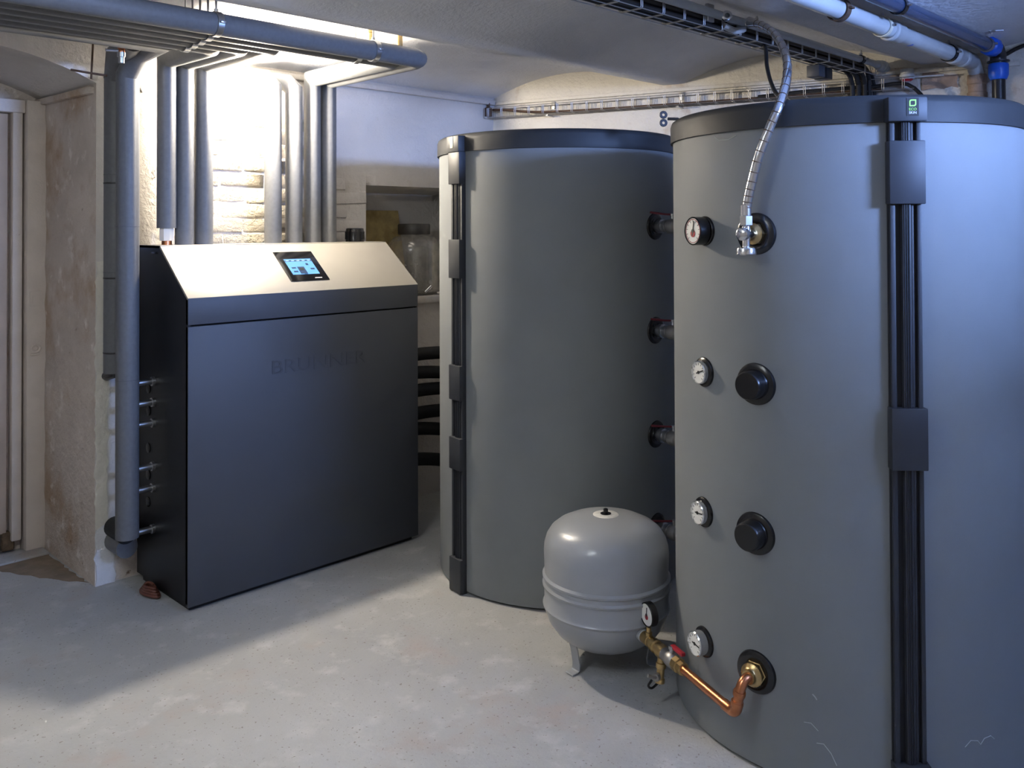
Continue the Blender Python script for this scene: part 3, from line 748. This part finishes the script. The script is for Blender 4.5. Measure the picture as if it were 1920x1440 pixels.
bm = B(); lathe(bm, [(0, -.0006), (.009, -.0006), (.009, .001), (0, .001)], gcc - Vector((0, 0, .008)), gd, 16); obj('red_mark', bm, 'red_paint', gg)
bm = B(); needle(bm, gcc + gd * .0006, gd, .036, 95); obj('needle', bm, 'ink_black', gg)

# ------------------------------------------------------------------ braided hose at the top port
hs = thing('braided_hose', 'braided steel hose curving from the front tank up to the ceiling pipe', 'hose', (2.31, 1.331, 1.577))
p0 = polar(T2, R2, 179.9, 1.577)
bm = B(); lathe(bm, [(0, -.01), (.034, -.01), (.034, .008), (.033, .010), (.033, .024)], p0, D180, 6); lathe(bm, [(.032, .022), (.022, .030), (.019, .034), (.019, .048), (0, .048)], p0, D180, 20); obj('brass_bush', bm, 'brass', hs)
vb = Vector((2.308, 1.335, 1.577))
bm = B(); lathe(bm, [(0, -.045), (.012, -.045), (.015, -.02), (.015, .008), (.019, .012), (.019, .026), (.014, .030), (0, .030)], vb, D180, 20); av = obj('angle_valve', bm, 'chrome', hs)
bm = B(); lathe(bm, [(.011, -.020), (.014, .0), (.012, .022), (.016, .024), (.020, .026)], vb, (0, 0, 1), 20); lathe(bm, [(.020, .026), (.020, .052), (.014, .054), (.014, .066)], vb, (0, 0, 1), 6); obj('union_nut', bm, 'chrome', hs)
bm = B(); lathe(bm, [(0, 0), (.011, 0), (.011, .018), (.027, .022), (.029, .026), (.029, .040), (.026, .043), (0, .043)], vb + Vector((0, 0, -.018)), (0, 0, -1), 24); obj('hand_wheel', bm, 'chrome', hs)
hp_pts = [(2.308, 1.335, 1.635), (2.309, 1.329, 1.675), (2.310, 1.316, 1.729), (2.311, 1.293, 1.805), (2.322, 1.266, 1.881), (2.345, 1.246, 1.948), (2.42, 1.265, 2.022), (2.58, 1.344, 2.110), (2.78, 1.467, 2.213), (2.97, 1.605, 2.31), (3.13, 1.743, 2.386), (3.25, 1.87, 2.430)]
sp = spline(hp_pts, 8)
bm = B(); tube(bm, sp, .0135, 14); obj('braided_sleeve', bm, 'chrome', hs)
bm = B()                                   # braid bands round the sleeve
for i in range(4, len(sp) - 4, 3):
    d = (sp[i + 1] - sp[i]).normalized(); lathe(bm, [(.0133, -.0016), (.0142, -.0012), (.0142, .0012), (.0133, .0016)], sp[i], d, 14)
obj('braid_rings', bm, 'rust', hs)['kind'] = 'stuff'
bm = B(); lathe(bm, [(.012, 0), (.0155, .002), (.0155, .032), (.013, .034)], sp[0] - Vector((0, 0, .006)), (0, 0, 1), 20); obj('ferrule', bm, 'chrome', hs)
ed = (sp[-1] - sp[-2]).normalized()
bm = B(); lathe(bm, [(.012, -.03), (.0155, -.028), (.0155, 0), (.019, .002), (.019, .026), (.014, .028), (0, .028)], sp[-1], ed, 20); obj('ferrule', bm, 'chrome', hs)

# ------------------------------------------------------------------ insulated pipes at the back wall
ZP = 2.366; RP = .043; XO = -1.65
def ins_pipe(label, pts, r=RP, extra=None, mtl='foam'):
    o0 = pts[-1]
    t = thing('insulated_pipe', label, 'pipe', o0, 'grey foam insulated pipes')
    bm = B(); tube(bm, pts, r, 20); obj('foam_sleeve', bm, mtl, t)
    # glued seam line and joint rings of the foam
    for a, b in zip(pts, pts[1:]):
        a = Vector(a); b = Vector(b); d = b - a
        if d.length > .9 and abs(d.z) > .5:
            for f in (.33, .66):
                bm = B(); lathe(bm, [(r - .001, -.0015), (r + .0008, -.0012), (r + .0008, .0012), (r - .001, .0015)], a.lerp(b, f), d, 20); obj('joint_ring', bm, 'foam_seam', t)
    return t
VY = 3.955
runs = [(3.13, 2.614, 'rightmost vertical pipe, fed by the front overhead run'), (3.22, 2.520, 'second vertical pipe from the right, fed by an overhead run'),
        (3.31, 1.929, 'third vertical pipe right of the cabinet corner, left beside the lamp'), (3.40, 1.836, 'middle one of the three pipes left of the lamp'),
        (3.49, 1.752, 'left one of the three above the cabinet, ending in a white nut')]
pipes = []
for i, (Y, X, lab) in enumerate(runs):
    zb = ZT - .001 if i < 4 else 1.60
    xe = X - (.048, .03, 0, 0, 0)[i]
    pts = [(XO, Y, ZP), (xe - .045, Y, ZP), (xe - .013, Y + .013, ZP), (xe, Y + .045, ZP), (X, VY, ZP + .004), (X, VY, zb)]
    pipes.append(ins_pipe('grey foam insulated ' + lab, pts))
bm = B(); lathe(bm, [(.012, -.003), (.032, -.003), (.033, .012), (.033, .050), (.030, .056), (.012, .056)], (1.752, VY, 1.546), (0, 0, 1), 8); obj('union_nut', bm, 'porcelain', pipes[4], label='pale union nut')
bm = B(); tube(bm, [(1.752, VY, 1.51), (1.752, VY, 1.62)], .022, 18); obj('copper_end', bm, 'copper', pipes[4])
# air vents on the two long front runs
for (p, x, y) in ((pipes[0], 2.445, 3.13), (pipes[1], 2.354, 3.22)):
    bm = B(); lathe(bm, [(0, 0), (.012, 0), (.012, .070), (.015, .072), (.015, .085), (0, .085)], (x, y, ZP + .03), (0, 0, 1), 16); obj('air_vent', bm, 'brass', p, label='copper coloured air vent')
# pipes that leave through the back wall
for X, lab in ((2.292, 'vertical pipe right of the glowing lamp, bending into the wall'), (2.410, 'vertical pipe second right of the lamp, bending into the wall')):
    zt = 2.350
    arc = [(X - .13, YW + .02, zt - .005), (X - .06, VY + .09, zt + .0), (X - .02, VY + .03, zt - .012), (X, VY, zt - .05), (X, VY, ZT - .001)]
    ins_pipe('grey foam insulated ' + lab, arc)
# big pipes beside the cabinet
p0_ = ins_pipe('thick grey foam insulated pipe running down beside the left end of the cabinet', [(XO, 3.58, ZP), (1.56, 3.58, ZP), (1.56, 3.80, ZP - .015), (1.556, 3.905, 2.27), (1.556, 3.900, .262)], .048)
p1_ = ins_pipe('grey foam insulated pipe close to the pier, ending halfway down', [(1.47, 3.635, ZP), (1.50, 3.76, ZP - .004), (1.52, 3.93, ZP - .01), (1.552, 4.035, 2.27), (1.552, 4.035, .96)], .046)
for zz in (2.27, 1.80, 1.38, 1.05):
    bm = B(); lathe(bm, [(.0455, -.004), (.0472, -.003), (.0472, .003), (.0455, .004)], (1.552, 4.035, zz), (0, 0, 1), 24); obj('wire_tie', bm, 'cable_black', p1_)
bm = B(); tube(bm, [(1.552, 4.035, 1.0), (1.552, 4.035, .955), (1.552, 4.12, .935), (1.552, 4.16, .935)], .020, 12); obj('steel_end', bm, 'dark_steel', p1_)
bm = B(); lathe(bm, [(0, 0), (.011, 0), (.011, .03), (.016, .032), (.016, .05), (.012, .052), (.012, .075), (0, .075)], (1.43, 3.655, ZP - .02), (0, 0, -1), 14); dv2 = obj('drain_valve', bm, 'steel', p1_, label='small drain valve')
bm = B(); tube(bm, [(1.43, 3.655, ZP - .03), (1.43, 3.655, ZP - .06)], .014, 12); obj('copper_collar', bm, 'copper', dv2)
bm = B(); tube(bm, [(1.43, 3.655, 2.322), (1.37, 3.66, 2.318)], .007, 8); obj('outlet', bm, 'steel', dv2)
# floor elbow of the old pipe stub at the pier
fe = thing('pipe_stub', 'stubby dark grey insulated pipe end low on the pier', 'pipe', (1.588, 4.02, .17))
bm = B(); tube(bm, [(1.588, YW - .005, .250), (1.588, 3.985, .250)], .045, 20); obj('black_end', bm, 'black_foam', fe)
bm = B(); tube(bm, [(1.592, YW - .005, .188), (1.592, 3.99, .188)], .047, 20); obj('grey_end', bm, 'foam', fe)

# clamps with threaded rods
def ceil_z(Y):
    for a, b, s in spans:
        if a <= Y <= b:
            t = (Y - (a + b) / 2) / ((b - a) / 2); return HS + s * (1 - t * t)
    return HS
def clamp(c, axis, r, label, zt=None, wid=.012, m='steel', band='steel', group='pipe clamps', lean=0.0):
    c = Vector(c); zt = zt if zt is not None else ceil_z(c.y)
    t = thing('pipe_clamp', label, 'clamp', (c.x, c.y, zt), group)
    bm = B(); lathe(bm, [(r, -wid), (r + .004, -wid), (r + .004, wid), (r, wid), (r, -wid)], c, axis, 28); obj('band', bm, band, t)
    bm = B(); tube(bm, [c + Vector((0, 0, r)), Vector((c.x + lean, c.y, zt))], .0045, 8); obj('rod', bm, m, t)
    bm = B(); x, y, z = basis(axis); side = z.cross(Vector((0, 0, 1)))
    for s in (-1, 1): obox(bm, c + side * s * (r + .008), side, z, (0, 0, 1), .009, wid * .8, .004, .001)
    lathe(bm, [(0, 0), (.008, 0), (.008, .012), (0, .012)], c + Vector((0, 0, r + .002)), (0, 0, 1), 6); obj('bolt_ears', bm, m, t)
    return t
cl = ['front overhead run, at its left clamp row', 'second overhead run, at the left clamp row', 'third overhead run, at the left clamp row', 'fourth overhead run, at the left clamp row', 'fifth overhead run, at the left clamp row']
for i in range(5): clamp((1.575 + .012 * i, runs[i][0], ZP), (1, 0, 0), RP + .001, 'steel clamp on a rod holding the ' + cl[i], group='clamps of the overhead pipes')
clamp((2.30, 3.13, ZP), (1, 0, 0), RP + .001, 'steel clamp near the right end of the front overhead pipe', group='clamps of the overhead pipes')
clamp((2.27, 3.22, ZP), (1, 0, 0), RP + .001, 'steel clamp near the right end of the second overhead pipe', group='clamps of the overhead pipes')
# wires beside the pier
bm = B(); tube(bm, [(1.437, 4.0, 2.250), (1.446, 4.0, 2.44)], .0045, 8); tag(obj('hanger_rod', bm, 'rust', origin=(1.44, 4.0, 2.25)), 'thin rusty rod hanging below the ceiling left of the pipes', 'rod')
bm = B(); tube(bm, [(1.350, 3.99, 2.277), (1.44, 3.992, 2.272), (1.500, 3.992, 2.270)], .005, 8); tag(obj('wire', bm, 'rust', origin=(1.42, 3.99, 2.27)), 'rusty wire stretched level from the arch to the thick pipe', 'wire')
bm = B(); tube(bm, [(1.60, 3.95, 2.30), (1.66, 4.06, 2.262), (1.712, YW, 2.235)], .0035, 8); tag(obj('wire', bm, 'cable_black', origin=(1.66, 4.0, 2.27)), 'thin black wire slanting down to the wall right of the thick pipe', 'wire')

# ------------------------------------------------------------------ lamp in the wall hole
lp = thing('wall_lamp', 'bare glowing bulb in front of a round wall pipe', 'lamp', (2.20, YW, 2.28))
cL = Vector((2.196, YW, 2.312))
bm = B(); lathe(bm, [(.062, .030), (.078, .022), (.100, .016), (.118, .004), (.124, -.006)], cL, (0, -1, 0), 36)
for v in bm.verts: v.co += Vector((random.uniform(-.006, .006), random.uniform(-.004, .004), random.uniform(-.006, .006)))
crater = obj('crater_rim', bm, 'lamp_tinted_paint', wb)
bm = B(); lathe(bm, [(0, -.02), (.050, -.02), (.050, .056), (.056, .060), (.060, .056), (.062, -.02)], cL + Vector((.012, 0, -.008)), (0, -1, 0), 36); obj('wall_sleeve', bm, 'porcelain', lp)
bm = B()
for a in range(4):
    aa = PI / 4 * a; v = Vector((math.cos(aa), 0, math.sin(aa))); tube(bm, [cL + Vector((.012, -.048, -.008)) - v * .05, cL + Vector((.012, -.048, -.008)) + v * .05], .0018, 6)
obj('sleeve_grille', bm, 'print_grey', lp)
bc = Vector((2.117, 3.880, 2.262))
bm = B(); lathe(bm, [(0, .262), (.018, .262), (.018, .100), (.024, .096), (.024, .050), (.021, .034), (0, .034)], bc, (0.30, 1, .20), 20); obj('socket', bm, 'porcelain', lp)
bm = B(); lathe(bm, [(0, -.042), (.016, -.039), (.029, -.030), (.038, -.016), (.041, 0), (.038, .016), (.028, .032), (.020, .044), (0, .046)], bc, (0.30, 1, .20), 20); obj('bulb', bm, 'bulb_glow', lp, label='glowing light bulb')
bm = B(); box(bm, (2.262, YW - .03, 2.262), (2.285, YW, 2.285), .003); obj('switch_box', bm, 'print_grey', lp)

# ------------------------------------------------------------------ niche contents
JC = (3.466, 4.30)
jar = thing('glass_jar', 'large glass jar with a dark lid standing in the wall niche', 'jar', JC + (NZ0,))
bm = B()
lathe(bm, [(0, .002), (.14, .002), (.158, .014), (.163, .04), (.163, .27), (.155, .315), (.125, .348), (.098, .358), (.094, .365), (.094, .385)], JC + (NZ0,), n=40)
obj('glass_body', bm, 'jar_glass', jar)
bm = B(); lathe(bm, [(0, .366), (.098, .366), (.100, .370), (.100, .424), (.094, .432), (0, .432)], JC + (NZ0,), n=40); obj('lid', bm, 'jar_lid', jar)
bm = B(); tube(bm, [(JC[0] - .05, JC[1] - .165, NZ0 + .02), (JC[0] - .01, JC[1] - .175, NZ0 + .055)], .009, 12); tag(obj('metal_tube', bm, 'chrome', origin=(JC[0] - .03, JC[1] - .17, NZ0)), 'shiny metal tube offcut leaning at the foot of the jar', 'tube')
bm = B(); tube(bm, [(JC[0] + .035, JC[1] - .168, NZ0 + .010), (JC[0] + .065, JC[1] - .160, NZ0 + .010)], .0095, 12); tag(obj('metal_ferrule', bm, 'chrome', origin=(JC[0] + .05, JC[1] - .165, NZ0)), 'tiny shiny metal ferrule lying right of the tube offcut', 'ferrule')
sg = thing('cardboard_sheet', 'yellowed cardboard sheet with black print leaning in the niche', 'cardboard', (3.28, 4.45, NZ0))
pn = Vector((0, -1, .20)).normalized(); pu = Vector((0, .20, 1)).normalized()
po = Vector((3.09, 4.385, NZ0)); pw, ph = .395, .525
bm = B(); obox(bm, po + Vector((1, 0, 0)) * pw / 2 + pu * ph / 2, (1, 0, 0), pu, pn, pw / 2, ph / 2, .004, .001); obj('sheet', bm, 'old_paper', sg)
for txt, dx, dz, sz in (('COL E POCC', .075, .28, .052), ('KAMF', .035, .33, .045)):
    bm = text_bm(txt, sz, .0006, po + Vector((1, 0, 0)) * dx + pu * dz + pn * .005, -pu, (1, 0, 0)); obj('print', bm, 'ink_black', sg, smooth=False)

# black foam hoses between cabinet and rear tank
hl = ['topmost of the hoses', 'second hose from the top', 'third hose from the top', 'fourth hose from the top', 'fifth hose from the top', 'lowest sagging hose']
for i, (zz, dz) in enumerate(((.868, -.005), (.768, -.03), (.660, -.005), (.528, 0), (.448, -.05), (.275, -.06))):
    bm = B(); tube(bm, spline([(2.895, 3.985, zz + .006), (3.15, 4.0, zz), (3.336, 3.995, zz + dz * .4), (3.52, 3.90, zz + dz), (3.66, 3.66, zz + dz), (3.65, 3.42, zz + dz), (3.58, 3.262, zz + dz)], 6), .037, 14)
    tag(obj('foam_hose', bm, 'black_foam', origin=(2.9, 3.985, zz)), 'black foam hose between cabinet and rear tank, ' + hl[i], 'hose', 'black foam hoses')
bm = B(); tube(bm, spline([(2.90, 3.93, .56), (3.02, 3.90, .46), (3.03, 3.92, .36), (3.0, 3.93, .24), (2.96, 3.90, .10), (2.95, 3.90, .012)], 6), .006, 8); tag(obj('power_cable', bm, 'cable_black', origin=(2.95, 3.9, 0)), 'black power cable dangling at the right end of the cabinet', 'cable')
# red tubing on the floor under the cabinet's left end
rt = thing('red_tubing', 'loose coil of reddish brown tubing on the floor beside the cabinet', 'tubing', (1.652, 3.872, 0))
for q in range(4):
    bm = B(); rr_ = .050 - .007 * q
    tube(bm, [(1.662 - .018 + rr_ * math.cos(a) * .55, 3.872 + rr_ * 1.5 * math.sin(a), .010 + .009 * q + .004 * math.sin(2 * a)) for a in [2 * PI * i / 24 for i in range(24)]], .006, 8, caps=True); obj('loop', bm, 'red_tube', rt)

# ------------------------------------------------------------------ cable trays
def tray(name, label, A, Bp, side, wid, h, step, group):
    """wire basket from A to B (bottom front edge), width along side"""
    A = Vector(A); Bp = Vector(Bp); d = (Bp - A); L_ = d.length; d.normalize(); side = Vector(side).normalized(); up = Vector((0, 0, 1))
    t = thing(name, label, 'cable tray', A, group)
    for (s, z) in ((0, 0), (0, h), (wid * .5, 0), (wid, 0), (wid, h)):
        bm = B(); tube(bm, [A + side * s + up * z, Bp + side * s + up * z], .0022, 6); obj('long_wire', bm, 'zinc', t)
    bm = B()
    for e in (-.005, .005):
        tube(bm, [A + d * e + up * h, A + d * e + up * .006, A + d * e + side * .006, A + d * e + side * (wid - .006), A + d * e + side * wid + up * .006, A + d * e + side * wid + up * h], .002, 6)
    first = obj('cross_wire', bm, 'zinc', t)
    n = int(L_ / step)
    for i in range(1, n + 1):
        o = first.copy(); link(o); o.parent = t; o.location = d * (i * step)
    return t
tr1 = tray('cable_tray', 'wire cable tray hung below the vault, filled with dark cables', (1.9, 2.0, 2.382), (4.62, 2.0, 2.382), (0, -1, 0), .10, .058, .135, 'wire cable trays')
a = RW(YW - .02, 2.296, .11); b = RW(1.75, 2.296, .11)
tr2 = tray('cable_tray', 'wire cable tray mounted along the cream right wall', a, b, -wn, .09, .060, .097, 'wire cable trays')
for q, Y in enumerate((3.72, 2.93, 2.06)):
    bm = B(); p = RW(Y, 2.345, .006); obox(bm, p + Vector((0, 0, .012)), wd, wn, (0, 0, 1), .012, .004, .024, .001); obox(bm, p + wn * .05 + Vector((0, 0, -.058)), wd, wn, (0, 0, 1), .006, .05, .003); obj('bracket', bm, 'zinc', tr2)
labs = ['nearest to the wall below it', 'running along its middle', 'at its front edge', 'thin one in the middle of the others', 'lying on top of the others', 'lying highest at the front', 'topmost one at the tray edge', 'squeezed against the rear edge']
cb = [(1.986, 2.396, .0125, 'cable_black'), (1.960, 2.396, .0130, 'cable_black'), (1.933, 2.396, .0125, 'cable_black'), (1.946, 2.418, .011, 'cable_brown'), (1.921, 2.420, .0115, 'cable_black'), (1.972, 2.420, .0115, 'cable_black'), (1.988, 2.438, .010, 'cable_black'), (1.912, 2.394, .009, 'cable_black')]
for q, (Y, z, r, m) in enumerate(cb):
    xe = 4.50 + .014 * q
    pts = [(1.6, Y, z), (2.3, Y + .004, z + .003), (3.0, Y - .004, z), (3.7, Y + .003, z + .003), (4.35, Y, z), (xe - .06, Y, z - .004), (xe, Y, z - .05), (xe + .012, Y, z - .2), (xe + .015, Y, 1.2), (xe + .015, Y, 0.003)]
    bm = B(); tube(bm, spline(pts, 5), r, 8); tag(obj('cable', bm, m, origin=(4.5, Y, z)), ('dark cable in the ceiling tray, ' if m == 'cable_black' else 'brown cable in the ceiling tray, ') + labs[q], 'cable', 'cables in the ceiling tray')
for q, (off, dz, r) in enumerate(((.05, .012, .008), (.075, .010, .006), (.03, .011, .006))):
    pts = [RW(4.12, 2.350 + dz * .4, .03), RW(4.02, 2.345, off), RW(3.8, 2.306 + dz, off), RW(3.4, 2.296 + dz, off), RW(2.6, 2.296 + dz, off), RW(1.9, 2.296 + dz, off)]
    bm = B(); tube(bm, spline(pts, 6), r, 8); tag(obj('cable', bm, 'cable_brown', origin=RW(3.0, 2.3, off)), 'brown cable in the right wall tray, ' + ('thickest of the three', 'nearest to the room', 'nearest to the wall')[q], 'cable', 'cables in the wall tray')
bm = B(); lathe(bm, [(0, 0), (.022, 0), (.022, .055), (.010, .06), (.010, .085), (0, .085)], (3.93, 4.115, 2.31), (0, 0, 1), 16); tag(obj('junction_socket', bm, 'cable_brown', origin=(3.93, 4.1, 2.31)), 'small dark socket in the corner at the end of the wall tray', 'socket')
bm = B(); tube(bm, spline([(3.5, 1.955, 2.405), (3.50, 1.925, 2.372), (3.43, 1.88, 2.28), (3.34, 1.81, 2.185), (3.2, 1.70, 2.105), (3.0, 1.5, 2.02), (2.9, 1.42, 1.985)], 7), .0085, 8); tag(obj('loose_cable', bm, 'cable_black', origin=(3.5, 1.95, 2.4)), 'black cable looping from the ceiling tray onto the front tank', 'cable')
bm = B(); tube(bm, spline([RW(1.60, 2.0, .06), RW(1.75, 2.30, .09), RW(1.95, 2.322, .09), RW(2.25, 2.322, .09), RW(2.5, 2.312, .08)], 6), .010, 8); tag(obj('loose_cable', bm, 'cable_black', origin=RW(2, 2.3, .09)), 'black cable lying in the wall tray above the front tank', 'cable')
jb = thing('junction_box', 'small grey junction box hung under the ceiling tray', 'box', (4.10, 1.98, 2.372))
bm = B(); box(bm, (4.05, 1.945, 2.318), (4.115, 2.01, 2.376), .004); obj('box_body', bm, 'clip_grey', jb)
bm = B(); box(bm, (4.125, 1.94, 2.315), (4.185, 2.01, 2.372), .006); obj('terminal_cover', bm, 'cabinet_black', jb)
# ------------------------------------------------------------------ pipes under the right-hand ridge
# thin grey water pipe with stopcock
tp = thing('water_pipe', 'thin pale grey water pipe beside the ceiling tray', 'pipe', (4.62, 1.875, 2.43))
bm = B(); tube(bm, [(1.6, 1.875, 2.436), (4.60, 1.875, 2.428), RW(1.875, 2.42, .02)], .0165, 16); obj('pipe', bm, 'pvc_grey', tp)
bm = B(); lathe(bm, [(.0165, 0), (.024, .002), (.024, .045), (.030, .047), (.030, .075), (.02, .078)], (4.56, 1.875, 2.428), (1, 0, -.03), 18); obj('end_socket', bm, 'pvc_grey', tp)
bm = B(); lathe(bm, [(.012, 0), (.022, .002), (.022, .03), (.016, .034), (0, .034)], (3.30, 1.872, 2.440), (-1, .0, 0), 8); obj('hose_union', bm, 'chrome', tp)
clamp((4.36, 1.875, 2.429), (1, 0, 0), .0175, 'black lined clamp holding the thin grey water pipe near the wall', zt=2.475, band='rubber', wid=.014)
clamp((3.34, 1.875, 2.437), (1, 0, 0), .0175, 'clamp holding the thin grey water pipe at the hose end', zt=2.475, band='steel', wid=.010)
bv2 = thing('tap_valve', 'small chrome tap valves on the ceiling tray left of the hose', 'valve', (3.2, 1.9, 2.42))
bm = B(); lathe(bm, [(.010, -.02), (.016, -.018), (.020, 0), (.020, .02), (.016, .036), (.022, .038), (.022, .06), (0, .06)], (3.16, 1.892, 2.432), (1, 0, 0), 18); obj('valve_body', bm, 'chrome', bv2)
bm = B(); lathe(bm, [(.010, 0), (.019, 0), (.021, .006), (.021, .022), (.015, .026), (.010, .026), (.010, 0)], (3.08, 1.865, 2.428), (-.7, -.7, 0), 16); obj('open_union', bm, 'chrome', bv2)
bm = B(); tube(bm, [(3.10, 1.88, 2.43), (3.18, 1.892, 2.432)], .011, 10); obj('neck', bm, 'steel', bv2)
bm = B(); box(bm, (2.985, 1.885, 2.40), (3.03, 1.90, 2.47), .002); obj('tray_hook', bm, 'steel', bv2)
bm = B(); tube(bm, spline([(3.12, 1.90, 2.405), (3.18, 1.885, 2.392), (3.25, 1.885, 2.408)], 5), .014, 8, radii=None); obj('lever', bm, 'pvc_white', bv2)
stc = thing('stopcock', 'white stopcock with a red edge and a thin lever on the right wall', 'valve', RW(1.784, 2.36, .03))
sc_ = RW(1.784, 2.372, .05)
bm = B(); lathe(bm, [(0, -.02), (.036, -.02), (.036, .004), (.032, .008), (.032, .032), (0, .032)], sc_, (0, 0, 1), 24); obj('body', bm, 'pvc_white', stc)
bm = B(); lathe(bm, [(0, -.030), (.020, -.030), (.028, -.022), (.028, -.018), (0, -.018)], sc_, (0, 0, 1), 20); obj('red_disc', bm, 'red_paint', stc)
bm = B(); obox(bm, sc_ + wd * .085 + Vector((0, 0, -.012)), wd, wn, (0, 0, 1), .085, .008, .004, .002); obj('lever', bm, 'pvc_white', stc)
bm = B(); tube(bm, [sc_, sc_ - wn * .05], .014, 12); obj('stub', bm, 'pvc_grey', stc)
# metal sheet on the wall
bm = B(); q = RW(1.90, 2.30, .03); obox(bm, q, wd, wn, (0, 0, 1), .13, .003, .075, .001); tag(obj('metal_sheet', bm, 'zinc', origin=q), 'bare grey metal sheet on the wall beside the stopcock', 'sheet')
# white drain pipe
wp = thing('drain_pipe', 'thick white drain pipe with sockets running under the vault ridge', 'pipe', (4.80, 1.468, 2.36))
WY, WZ = 1.468, 2.405
bm = B(); tube(bm, [(1.6, WY, WZ + .012), (4.70, WY, WZ)], .036, 24); obj('pipe', bm, 'pvc_white', wp)
for x0, l, r in ((3.68, .10, .043), (4.42, .09, .043), (4.545, .14, .041)):
    bm = B(); lathe(bm, [(.036, 0), (r, .003), (r + .003, .012), (r + .003, .024), (r, .030), (r, l), (.036, l + .008)], (x0, WY, WZ + .002), (1, 0, 0), 28); obj('socket', bm, 'pvc_white', wp)
bm = B(); lathe(bm, [(.0362, -.004), (.0366, -.004), (.0366, .010), (.0362, .010)], (3.90, WY, WZ + .003), (1, 0, 0), 28, a0=2.6, a1=5.2); obj('blue_mark', bm, 'blue_plastic', wp, label='blue felt pen mark')
bm = B(); tube(bm, [(4.66, WY, WZ), (4.72, WY, WZ - .004), (4.765, WY, WZ - .045), (4.775, WY, WZ - .10)], .034, 20); obj('bend', bm, 'pvc_white', wp)
bm = B(); lathe(bm, [(.030, 0), (.044, 0), (.046, -.045), (.041, -.05), (.041, -.085), (.046, -.09), (.046, -2.348), (.03, -2.348)], (4.775, WY, WZ - .055), (0, 0, 1), 24); obj('clay_socket', bm, 'clay', wp, label='old brown clay pipe socket')
clamp((4.38, WY, WZ + .001), (1, 0, 0), .037, 'black lined clamp round the white drain pipe near its sockets', band='rubber', wid=.016)
clamp((3.62, WY, WZ + .004), (1, 0, 0), .038, 'old cream clamp at the middle of the white drain pipe', band='cream_print', wid=.010)
clamp((3.22, WY, WZ + .005), (1, 0, 0), .040, 'rusty clamp round the near end of the white drain pipe', band='rust', wid=.016, m='rust')
# dark blue pressure pipe with blue elbow
BYp, BZp = 1.355, 2.452
bp = thing('water_main', 'shiny dark water main with bright blue screw elbow', 'pipe', (4.75, BYp, 2.30))
bm = B(); tube(bm, [(1.6, BYp, BZp + .004), (4.56, BYp, BZp)], .030, 24); obj('pipe', bm, 'pe_pipe', bp)
ec = Vector((4.70, BYp, BZp - .002))
bm = B(); lathe(bm, [(.030, 0), (.040, .004), (.046, .014), (.046, .070), (.043, .080), (.030, .082)], (4.57, BYp, BZp), (1, 0, 0), 10); obj('screw_collar', bm, 'blue_plastic', bp, label='bright blue screw collar')
bm = B(); tube(bm, [(4.63, BYp, BZp), (4.69, BYp, BZp - .002), (4.72, BYp, BZp - .028), (4.722, BYp, BZp - .085)], .036, 20); obj('elbow', bm, 'pe_black', bp)
bm = B(); lathe(bm, [(.036, -.052), (.050, -.054), (.050, -.060), (.036, -.062)], (4.722, BYp, BZp), (0, 0, 1), 24); obj('elbow_flange', bm, 'pe_black', bp)
bm = B(); lathe(bm, [(.030, -.066), (.044, -.068), (.047, -.078), (.046, -.125), (.038, -.145), (.030, -.147)], (4.722, BYp, BZp), (0, 0, 1), 10); obj('screw_collar', bm, 'blue_plastic', bp, label='bright blue screw collar')
bm = B(); tube(bm, [(4.722, BYp, BZp - .12), (4.715, BYp - .004, 2.1), (4.71, BYp, 0.002)], .030, 20); obj('riser', bm, 'pe_black', bp)
clamp((4.545, BYp, BZp), (1, 0, 0), .031, 'steel clamp on the dark water main beside the blue elbow', wid=.012)
clamp((3.50, BYp, BZp), (1, 0, 0), .031, 'black lined clamp at the near part of the dark water main', wid=.014, band='rubber')
an = thing('ceiling_anchor', 'metal anchor screw with a nut in the bluish vault above the water main', 'anchor', (4.47, 1.30, ceil_z(1.30)))
bm = B(); tube(bm, [(4.47, 1.31, BZp + .03), (4.47, 1.305, ceil_z(1.305) + .002)], .004, 8); obj('rod', bm, 'steel', an)
bm = B(); lathe(bm, [(0, 0), (.012, 0), (.012, -.010), (0, -.010)], (4.47, 1.305, ceil_z(1.305)), (0, 0, 1), 6); obj('nut', bm, 'steel', an)
bm = B(); obox(bm, (4.47, 1.305, ceil_z(1.305) - .002), (.6, -.8, 0), (.8, .6, 0), (0, 0, 1), .045, .007, .0015); obj('washer_plate', bm, 'steel', an)
bm = B(); tube(bm, spline([RW(1.36, 2.44, .04), RW(1.30, 2.470, .05), RW(1.20, 2.495, .06), RW(1.0, 2.52, .06)], 6), .010, 10); tag(obj('cable', bm, 'cable_black', origin=RW(1.2, 2.48, .05)), 'short black cable at the right edge beside the blue elbow', 'cable')
